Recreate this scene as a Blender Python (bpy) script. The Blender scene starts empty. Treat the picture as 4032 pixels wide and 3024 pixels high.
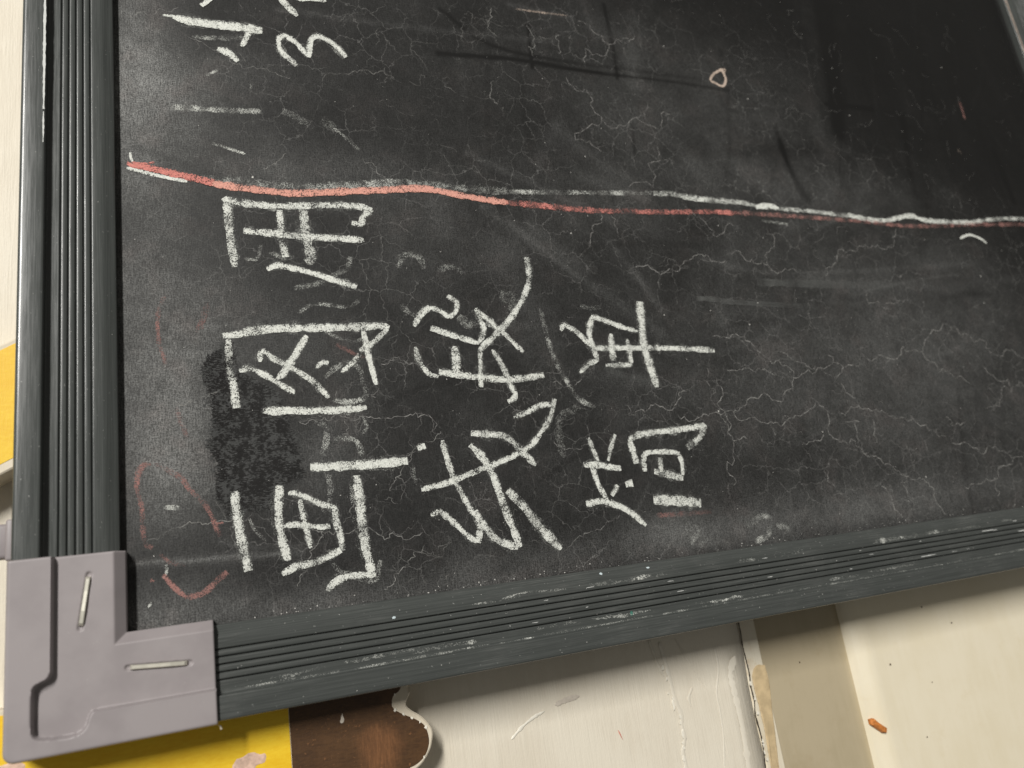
import bpy, bmesh, math, random
import numpy as np
from mathutils import Vector, Matrix, noise as mnoise
from mathutils.geometry import tessellate_polygon

# ------------------------------------------------------------------ camera, world, lamp, exposure
SC = bpy.context.scene
COL = SC.collection
MM = 0.001
cam_data = bpy.data.cameras.new("camera")
cam = bpy.data.objects.new("camera", cam_data)
COL.objects.link(cam)
_R = Matrix(((0.92205897, -0.14264093, 0.35980665), (0.03551039, 0.95686984, 0.28833856), (-0.38541701, -0.25308828, 0.88735565)))
cam.matrix_world = Matrix.Translation((0.05003841, 0.02603012, 0.27425326)) @ _R.transposed().to_4x4()
cam_data.sensor_width = 36.0
cam_data.sensor_fit = 'HORIZONTAL'
cam_data.lens = 27.036
cam_data.clip_start = 0.01
cam_data.clip_end = 50
cam_data.dof.use_dof = True
cam_data.dof.focus_distance = 0.288
cam_data.dof.aperture_fstop = 10.5
SC.camera = cam

world = bpy.data.worlds.new("World")
SC.world = world
world.use_nodes = True
wb = world.node_tree.nodes["Background"]
wb.inputs[0].default_value = (0.88, 0.85, 0.78, 1)
wb.inputs[1].default_value = 0.17

lamp_data = bpy.data.lights.new("ceiling_tube_lamp", 'AREA')
lamp_data.shape = 'RECTANGLE'
lamp_data.size = 0.20
lamp_data.size_y = 0.92
lamp_data.energy = 82.0
lamp_data.color = (1.0, 0.975, 0.93)
lamp = bpy.data.objects.new("ceiling_tube_lamp", lamp_data)
COL.objects.link(lamp)
_tgt = Vector((0.16, 0.08, 0))
_dir = Vector((-0.56, 0.57, 1.0)).normalized()
lamp.location = _tgt + _dir * 2.6
_z = _dir
_x = Vector((0, 1, 0)).cross(_z).normalized()
_y = _z.cross(_x)
lamp.matrix_world = Matrix.Translation(lamp.location) @ Matrix((_x, _y, _z)).transposed().to_4x4()

SC.view_settings.view_transform = 'Standard'
SC.view_settings.look = 'None'
SC.view_settings.gamma = 1
SC.view_settings.exposure = 0.0
SC.cycles.transparent_max_bounces = 24
SC.cycles.max_bounces = 8

# ------------------------------------------------------------------ helpers
rng = np.random.default_rng(7)
random.seed(7)

def parse(s):
    return [tuple(float(v) for v in p.split(',')) for p in s.split()]

def obj(name, me, mat=None, parent=None):
    o = bpy.data.objects.new(name, me)
    COL.objects.link(o)
    if mat is not None:
        me.materials.append(mat)
    if parent is not None:
        o.parent = parent
    return o

def mesh(verts, faces, smooth=False, name='mesh'):
    me = bpy.data.meshes.new(name)
    me.from_pydata([tuple(v) for v in verts], [], faces)
    if smooth:
        me.polygons.foreach_set('use_smooth', [True] * len(me.polygons))
    me.update()
    return me

def tag(o, label=None, cat=None, kind=None, group=None):
    if label: o['label'] = label
    if cat: o['category'] = cat
    if kind: o['kind'] = kind
    if group: o['group'] = group
    return o

class NT:
    """small node tree builder"""
    def __init__(self, name):
        self.m = bpy.data.materials.new(name)
        self.m.use_nodes = True
        self.t = self.m.node_tree
        self.n = self.t.nodes
        self.bsdf = self.n["Principled BSDF"]
        self.out = self.n["Material Output"]
        self.tc = self.n.new('ShaderNodeTexCoord')
    def link(self, a, b): self.t.links.new(a, b)
    def put(self, sock, v):
        if isinstance(v, bpy.types.NodeSocket): self.link(v, sock)
        else: sock.default_value = v
    def mapping(self, scale=(1, 1, 1), rot=(0, 0, 0)):
        n = self.n.new('ShaderNodeMapping')
        n.inputs['Scale'].default_value = scale
        n.inputs['Rotation'].default_value = rot
        self.link(self.tc.outputs['Object'], n.inputs['Vector'])
        return n.outputs[0]
    def noise(self, scale, detail=3, rough=0.55, vec=None, dist=0.0):
        n = self.n.new('ShaderNodeTexNoise')
        n.inputs['Scale'].default_value = scale
        n.inputs['Detail'].default_value = detail
        n.inputs['Roughness'].default_value = rough
        n.inputs['Distortion'].default_value = dist
        self.link(vec if vec is not None else self.tc.outputs['Object'], n.inputs['Vector'])
        return n.outputs['Fac']
    def math(self, op, a, b=0.0, c=None, clamp=False):
        n = self.n.new('ShaderNodeMath'); n.operation = op; n.use_clamp = clamp
        self.put(n.inputs[0], a); self.put(n.inputs[1], b)
        if c is not None: self.put(n.inputs[2], c)
        return n.outputs[0]
    def ramp(self, v, lo, hi, a=0.0, b=1.0):
        n = self.n.new('ShaderNodeMapRange'); n.clamp = True
        n.interpolation_type = 'SMOOTHSTEP'
        self.put(n.inputs[0], v)
        n.inputs[1].default_value = lo; n.inputs[2].default_value = hi
        n.inputs[3].default_value = a; n.inputs[4].default_value = b
        return n.outputs[0]
    def mix(self, f, a, b):
        n = self.n.new('ShaderNodeMix'); n.data_type = 'RGBA'
        self.put(n.inputs[0], f)
        for s, v in ((n.inputs[6], a), (n.inputs[7], b)):
            if isinstance(v, tuple) and len(v) == 3: v = (*v, 1)
            self.put(s, v)
        return n.outputs[2]
    def attr(self, name):
        n = self.n.new('ShaderNodeAttribute'); n.attribute_name = name
        return n.outputs['Fac']
    def base(self, c): self.put(self.bsdf.inputs['Base Color'], (*c, 1) if isinstance(c, tuple) else c)
    def rough(self, v): self.put(self.bsdf.inputs['Roughness'], v)
    def spec(self, v): self.bsdf.inputs['Specular IOR Level'].default_value = v
    def bump(self, h, dist, strength=1.0):
        n = self.n.new('ShaderNodeBump')
        n.inputs['Strength'].default_value = strength
        n.inputs['Distance'].default_value = dist
        self.link(h, n.inputs['Height'])
        self.link(n.outputs[0], self.bsdf.inputs['Normal'])

# ------------------------------------------------------------------ materials
def board_material():
    k = NT('worn_blackboard_paint')
    dust, patch = k.attr('dust'), k.attr('patch')
    # eraser hatch: fine slanted streaks and a fine grain
    h1 = k.noise(1.0, 4, 0.6, k.mapping((2600, 520, 1), (0, 0, math.radians(-28))))
    h2 = k.noise(1.0, 3, 0.6, k.mapping((420, 3200, 1), (0, 0, math.radians(6))))
    h3 = k.noise(1.0, 4, 0.6, k.mapping((2200, 170, 1), (0, 0, math.radians(8))))
    g = k.noise(2100, 3, 0.7)
    b = k.noise(38, 4, 0.6)
    c2 = k.noise(160, 5, 0.65)
    hatch = k.math('ADD', k.math('ADD', k.math('MULTIPLY', h1, 0.40), k.math('MULTIPLY', h2, 0.30)), k.math('MULTIPLY', h3, 0.30))
    fine = k.math('ADD', k.math('MULTIPLY', hatch, 1.0), k.math('MULTIPLY', g, 0.8))
    fine = k.ramp(fine, 0.72, 1.12, 0.25, 1.85)
    broad = k.ramp(k.math('ADD', k.math('MULTIPLY', b, 0.6), k.math('MULTIPLY', c2, 0.4)), 0.34, 0.66, 0.72, 1.3)
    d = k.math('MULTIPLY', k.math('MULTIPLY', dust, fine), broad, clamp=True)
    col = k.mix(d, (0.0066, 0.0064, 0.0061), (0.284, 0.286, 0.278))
    # pinkish old chalk in the dust
    pk = k.math('MULTIPLY', k.ramp(k.noise(55, 3), 0.5, 0.72), 0.35)
    col = k.mix(k.math('MULTIPLY', pk, d), col, (0.27, 0.215, 0.20))
    # web of very fine hairlines with chalk caught in them
    wv = k.n.new('ShaderNodeTexNoise'); wv.inputs['Scale'].default_value = 330; wv.inputs['Detail'].default_value = 4
    k.link(k.tc.outputs['Object'], wv.inputs['Vector'])
    wa = k.n.new('ShaderNodeVectorMath'); wa.operation = 'MULTIPLY_ADD'
    k.link(wv.outputs['Color'], wa.inputs[0]); wa.inputs[1].default_value = (0.0050, 0.0050, 0.0050); k.link(k.tc.outputs['Object'], wa.inputs[2])
    for vs, lw, amt, lo, hi in ((95, 0.015, 0.21, 0.42, 0.62), (210, 0.022, 0.11, 0.46, 0.64)):
        vo = k.n.new('ShaderNodeTexVoronoi'); vo.feature = 'DISTANCE_TO_EDGE'; vo.voronoi_dimensions = '2D'
        vo.inputs['Scale'].default_value = vs
        k.link(wa.outputs[0], vo.inputs['Vector'])
        ln = k.ramp(vo.outputs['Distance'], lw * 0.35, lw, 1.0, 0.0)
        gate = k.math('MULTIPLY', k.ramp(k.noise(vs * 0.30, 3, 0.6), lo, hi), k.ramp(dust, 0.008, 0.05))
        col = k.mix(k.math('MULTIPLY', k.math('MULTIPLY', ln, gate), amt), col, (0.40, 0.395, 0.38))
    # patch where the dusty skin is worn off: blotchy outline, black, with grey flecks
    e1 = k.math('ADD', k.math('MULTIPLY', k.noise(190, 6, 0.75), 0.65), k.math('MULTIPLY', k.noise(800, 4, 0.7), 0.35))
    e2 = k.noise(1.0, 4, 0.65, k.mapping((750, 2300, 1), (0, 0, math.radians(3))))
    sd = k.math('ADD', patch, k.math('MULTIPLY', k.math('SUBTRACT', e1, 0.5), 21.0))
    m = k.ramp(sd, -0.25, 0.25)
    fl = k.ramp(k.math('ADD', k.math('MULTIPLY', e1, 0.75), k.math('MULTIPLY', e2, 0.45)), 0.595, 0.645)
    fl2 = k.ramp(e2, 0.66, 0.72)
    pc = k.mix(fl, (0.0055, 0.0050, 0.0046), (0.048, 0.049, 0.048))
    pc = k.mix(k.math('MULTIPLY', fl2, 0.7), pc, (0.22, 0.22, 0.22))
    col = k.mix(m, col, pc)
    k.base(col)
    k.rough(k.ramp(d, 0.0, 0.25, 0.50, 0.8))
    k.spec(0.24)
    k.bump(k.math('ADD', g, h2), 0.00003, 0.5)
    return k.m

def chalk_material(name, color, kind='grain', strength=(0.26, 0.97)):
    k = NT(name)
    uvn = k.n.new('ShaderNodeUVMap'); uvn.uv_map = 'stroke'
    sep = k.n.new('ShaderNodeSeparateXYZ'); k.link(uvn.outputs[0], sep.inputs[0])
    v = k.math('ABSOLUTE', k.math('ADD', k.math('MULTIPLY', sep.outputs[1], 0.88), 0.12))
    press = k.attr('press')
    n1 = k.noise(2500, 2, 0.7)
    n2 = k.noise(420, 3, 0.6)
    if kind == 'grain':
        prof = k.math('SUBTRACT', 1.0, k.math('MULTIPLY', k.math('POWER', v, 2.2), 0.85))
        cover = k.math('MULTIPLY', press, prof)
        t = k.math('ADD', k.math('MULTIPLY', k.math('SUBTRACT', n1, 0.5), 3.6), k.math('MULTIPLY', k.math('SUBTRACT', n2, 0.5), 1.5))
        t = k.math('ADD', t, cover)
        a = k.math('MULTIPLY', k.ramp(t, 0.30, 0.62), k.math('MULTIPLY', k.ramp(press, 0.2, 0.75, strength[0], strength[1]), k.ramp(v, 0.7, 1.0, 1.0, 0.55)))
    elif kind == 'smooth':
        s = k.noise(1.0, 3, 0.6, k.mapping((60, 2600, 1), (0, 0, 0)))
        prof = k.ramp(v, 0.75, 1.0, 1.0, 0.0)
        a = k.math('MULTIPLY', k.math('MULTIPLY', prof, press), k.ramp(s, 0.3, 0.7, 0.45, 1.1), clamp=True)
    else:  # crack
        prof = k.ramp(v, 0.3, 1.0, 1.0, 0.0)
        a = k.math('MULTIPLY', k.math('MULTIPLY', prof, press), k.ramp(n2, 0.33, 0.62, 0.25, 1.15), clamp=True)
    shade = k.ramp(k.noise(1500, 2, 0.6), 0.3, 0.7, 0.82, 1.08)
    mx = k.n.new('ShaderNodeVectorMath'); mx.operation = 'SCALE'
    mx.inputs[0].default_value = color
    k.link(shade, mx.inputs['Scale'])
    k.base(mx.outputs[0])
    k.rough(0.95); k.spec(0.1)
    k.link(a, k.bsdf.inputs['Alpha'])
    return k.m

def rail_material(name, along):
    """dark grey extruded plastic, brushed along its length, dusted with chalk"""
    k = NT(name)
    sc = (3200, 40, 3200) if along == 'y' else (40, 3200, 3200)
    st = k.noise(1.0, 4, 0.6, k.mapping(sc))
    sc2 = (2200, 60, 2200) if along == 'y' else (60, 2200, 2200)
    sk = k.noise(1.0, 4, 0.7, k.mapping(sc2))
    bl = k.noise(60, 4, 0.6)
    sp = k.noise(1500, 2, 0.5)
    col = k.mix(k.ramp(st, 0.35, 0.65), (0.047, 0.0515, 0.0490), (0.066, 0.0715, 0.0680))
    dm = k.math('MULTIPLY', k.ramp(bl, 0.40, 0.70), k.ramp(sk, 0.42, 0.80))
    col = k.mix(k.math('MULTIPLY', dm, 0.26 if along == 'x' else 0.07), col, (0.30, 0.30, 0.285))
    col = k.mix(k.math('MULTIPLY', k.ramp(sp, 0.735, 0.77), 0.6), col, (0.5, 0.5, 0.48))
    k.base(col)
    k.rough(k.ramp(sk, 0.3, 0.7, 0.20, 0.33))
    k.spec(0.5)
    k.bump(st, 0.00002, 0.4)
    return k.m

def plastic_material():
    k = NT('mauve_grey_plastic')
    b = k.noise(50, 4, 0.6); f = k.noise(2600, 2, 0.5); s = k.noise(420, 4, 0.7)
    col = k.mix(k.ramp(b, 0.35, 0.65), (0.262, 0.235, 0.239), (0.296, 0.267, 0.270))
    col = k.mix(k.math('MULTIPLY', k.ramp(s, 0.66, 0.76), 0.25), col, (0.5, 0.48, 0.46))
    k.base(col); k.rough(k.ramp(b, 0.3, 0.7, 0.40, 0.52)); k.spec(0.45)
    k.bump(f, 0.00002, 0.35)
    return k.m

def wall_material(name, c1, c2, grain=1.0, rough=0.6, stain=None, sat=0.35):
    k = NT(name)
    b = k.noise(22, 5, 0.62)
    gr = k.noise(1.0, 4, 0.6, k.mapping((1500, 55, 400)))
    br = k.noise(1.0, 5, 0.65, k.mapping((300, 40, 300), (0, 0, 0.12)))
    f = k.noise(900, 3, 0.6)
    col = k.mix(k.ramp(k.math('ADD', k.math('MULTIPLY', b, 0.7), k.math('MULTIPLY', br, 0.3)), 0.38, 0.62), c1, c2)
    col = k.mix(k.math('MULTIPLY', k.ramp(gr, 0.62, 0.75), 0.30 * grain), col, tuple(v * 0.72 for v in c1))
    if stain:
        col = k.mix(k.math('MULTIPLY', k.ramp(k.noise(70, 5, 0.7), 0.56, 0.72), sat), col, stain)
        col = k.mix(k.math('MULTIPLY', k.ramp(k.noise(260, 2, 0.5), 0.79, 0.82), 0.5), col, (0.38, 0.31, 0.2))
    k.base(col); k.rough(rough); k.spec(0.4)
    k.bump(k.math('ADD', k.math('MULTIPLY', gr, grain), k.math('ADD', k.math('MULTIPLY', br, 0.3 + 1.6 * grain), k.math('MULTIPLY', f, 0.2 + 0.3 * grain))), 0.00022, 0.5)
    return k.m

def paint_material(name, c1, c2, worn=None, lobe=None):
    k = NT(name)
    gr = k.noise(1.0, 4, 0.62, k.mapping((420, 1500, 400), (0, 0, 0.5)))
    gv = k.noise(1.0, 4, 0.7, k.mapping((1900, 260, 400)))
    b = k.noise(45, 4, 0.6)
    col = k.mix(k.ramp(k.math('ADD', k.math('MULTIPLY', gr, 0.5), k.math('MULTIPLY', b, 0.5)), 0.36, 0.64), c1, c2)
    if lobe is not None:
        e = k.attr('lobe')
        lm = k.ramp(k.math('ADD', e, k.math('MULTIPLY', k.math('SUBTRACT', k.noise(1.0, 5, 0.72, k.mapping((260, 170, 200))), 0.5), 7.0)), -2.5, 4.5)
        lc = k.mix(k.ramp(gv, 0.30, 0.72), tuple(v * 0.72 for v in lobe), tuple(v * 1.25 for v in lobe))
        col = k.mix(lm, col, lc)
        col = k.mix(k.math('MULTIPLY', k.ramp(k.noise(700, 3, 0.6), 0.64, 0.72), 0.35), col, tuple(v * 2.2 for v in lobe))
    if worn:
        col = k.mix(k.math('MULTIPLY', k.ramp(k.noise(210, 4, 0.7), 0.66, 0.74), 0.5), col, worn)
    k.base(col); k.rough(0.5); k.spec(0.4)
    k.bump(k.math('ADD', gr, gv), 0.00008, 0.6)
    return k.m

def plain(name, c, rough=0.5, metal=0.0, var=0.12, scale=300):
    k = NT(name)
    f = k.ramp(k.noise(scale, 4, 0.6), 0.3, 0.7)
    k.base(k.mix(f, tuple(v * (1 - var) for v in c), tuple(min(1, v * (1 + var)) for v in c)))
    k.rough(rough); k.bsdf.inputs['Metallic'].default_value = metal
    return k.m

M_BOARD = board_material()
CH = {'w': chalk_material('white_chalk', (0.71, 0.725, 0.675)),
      'r': chalk_material('red_chalk', (0.64, 0.245, 0.21)),
      'o': chalk_material('salmon_chalk', (0.72, 0.36, 0.29)),
      'p': chalk_material('dusty_pink_chalk', (0.43, 0.225, 0.20), 'grain', (0.22, 0.72)),
      'p2': chalk_material('beige_chalk_and_glint', (0.52, 0.42, 0.35)),
      'g': chalk_material('rubbed_grey_chalk', (0.17, 0.175, 0.168), 'smooth')}
M_CRACK = chalk_material('chalk_filled_crack', (0.30, 0.295, 0.28), 'crack')
M_RAIL_Y = rail_material('dark_grey_rail_upright', 'y')
M_RAIL_X = rail_material('dark_grey_rail_level', 'x')
M_PLASTIC = plastic_material()
M_STEEL = plain('brushed_steel', (0.78, 0.75, 0.65), 0.36, 0.75, 0.07, 500)
M_BACK = plain('brown_hardboard', (0.10, 0.065, 0.04), 0.8)
M_WALL = wall_material('cream_painted_wood', (0.69, 0.628, 0.515), (0.745, 0.688, 0.575), 1.0, 0.55)
M_STRIP = wall_material('cracked_filler', (0.66, 0.575, 0.42), (0.74, 0.68, 0.55), 0.6, 0.6, (0.52, 0.37, 0.2), 0.5)
M_BAND = wall_material('dull_khaki', (0.42, 0.355, 0.235), (0.465, 0.395, 0.27), 0.1, 0.45, (0.36, 0.28, 0.16), 0.2)  # band toned duller and darker than the panels beside it
M_PANEL = wall_material('ivory_paint', (0.78, 0.70, 0.525), (0.82, 0.745, 0.58), 0.0, 0.42, (0.70, 0.585, 0.38), 0.25)
M_CUT = wall_material('cream_cutout_edge', (0.60, 0.53, 0.41), (0.68, 0.61, 0.49), 0.4, 0.6)
M_YELLOW = paint_material('yellow_paint', (0.76, 0.46, 0.010), (0.82, 0.55, 0.025))
M_BROWN = paint_material('brown_paint', (0.052, 0.025, 0.010), (0.088, 0.043, 0.016), None, (0.165, 0.074, 0.029))
M_CHIP = plain('pale_paint_chip', (0.62, 0.43, 0.33), 0.6, 0, 0.2, 500)
M_WHITE = plain('white_paint_smear', (0.80, 0.76, 0.66), 0.5, 0, 0.06, 600)
M_DRIP = wall_material('cream_paint_drip', (0.69, 0.635, 0.53), (0.745, 0.695, 0.59), 0.5, 0.4)
M_GREY_SMEAR = plain('dried_glue', (0.60, 0.54, 0.46), 0.35, 0, 0.08, 600)
M_ORANGE = plain('orange_peel', (0.56, 0.20, 0.045), 0.6, 0, 0.25, 900)
M_REDMARK = plain('red_crayon', (0.62, 0.26, 0.2), 0.7)
M_DARK = plain('dark_crack', (0.05, 0.04, 0.03), 0.9)
M_BLUECHIP = plain('pale_blue_chalk_crumb', (0.50, 0.58, 0.60), 0.9)
M_GREENCHIP = plain('green_chalk_crumb', (0.035, 0.16, 0.12), 0.9)
M_SPECK = plain('chalk_speck', (0.52, 0.51, 0.48), 0.95, 0, 0.3, 3000)
M_DASH = plain('chalk_scrape', (0.60, 0.61, 0.59), 0.9, 0, 0.15, 3000)

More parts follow.
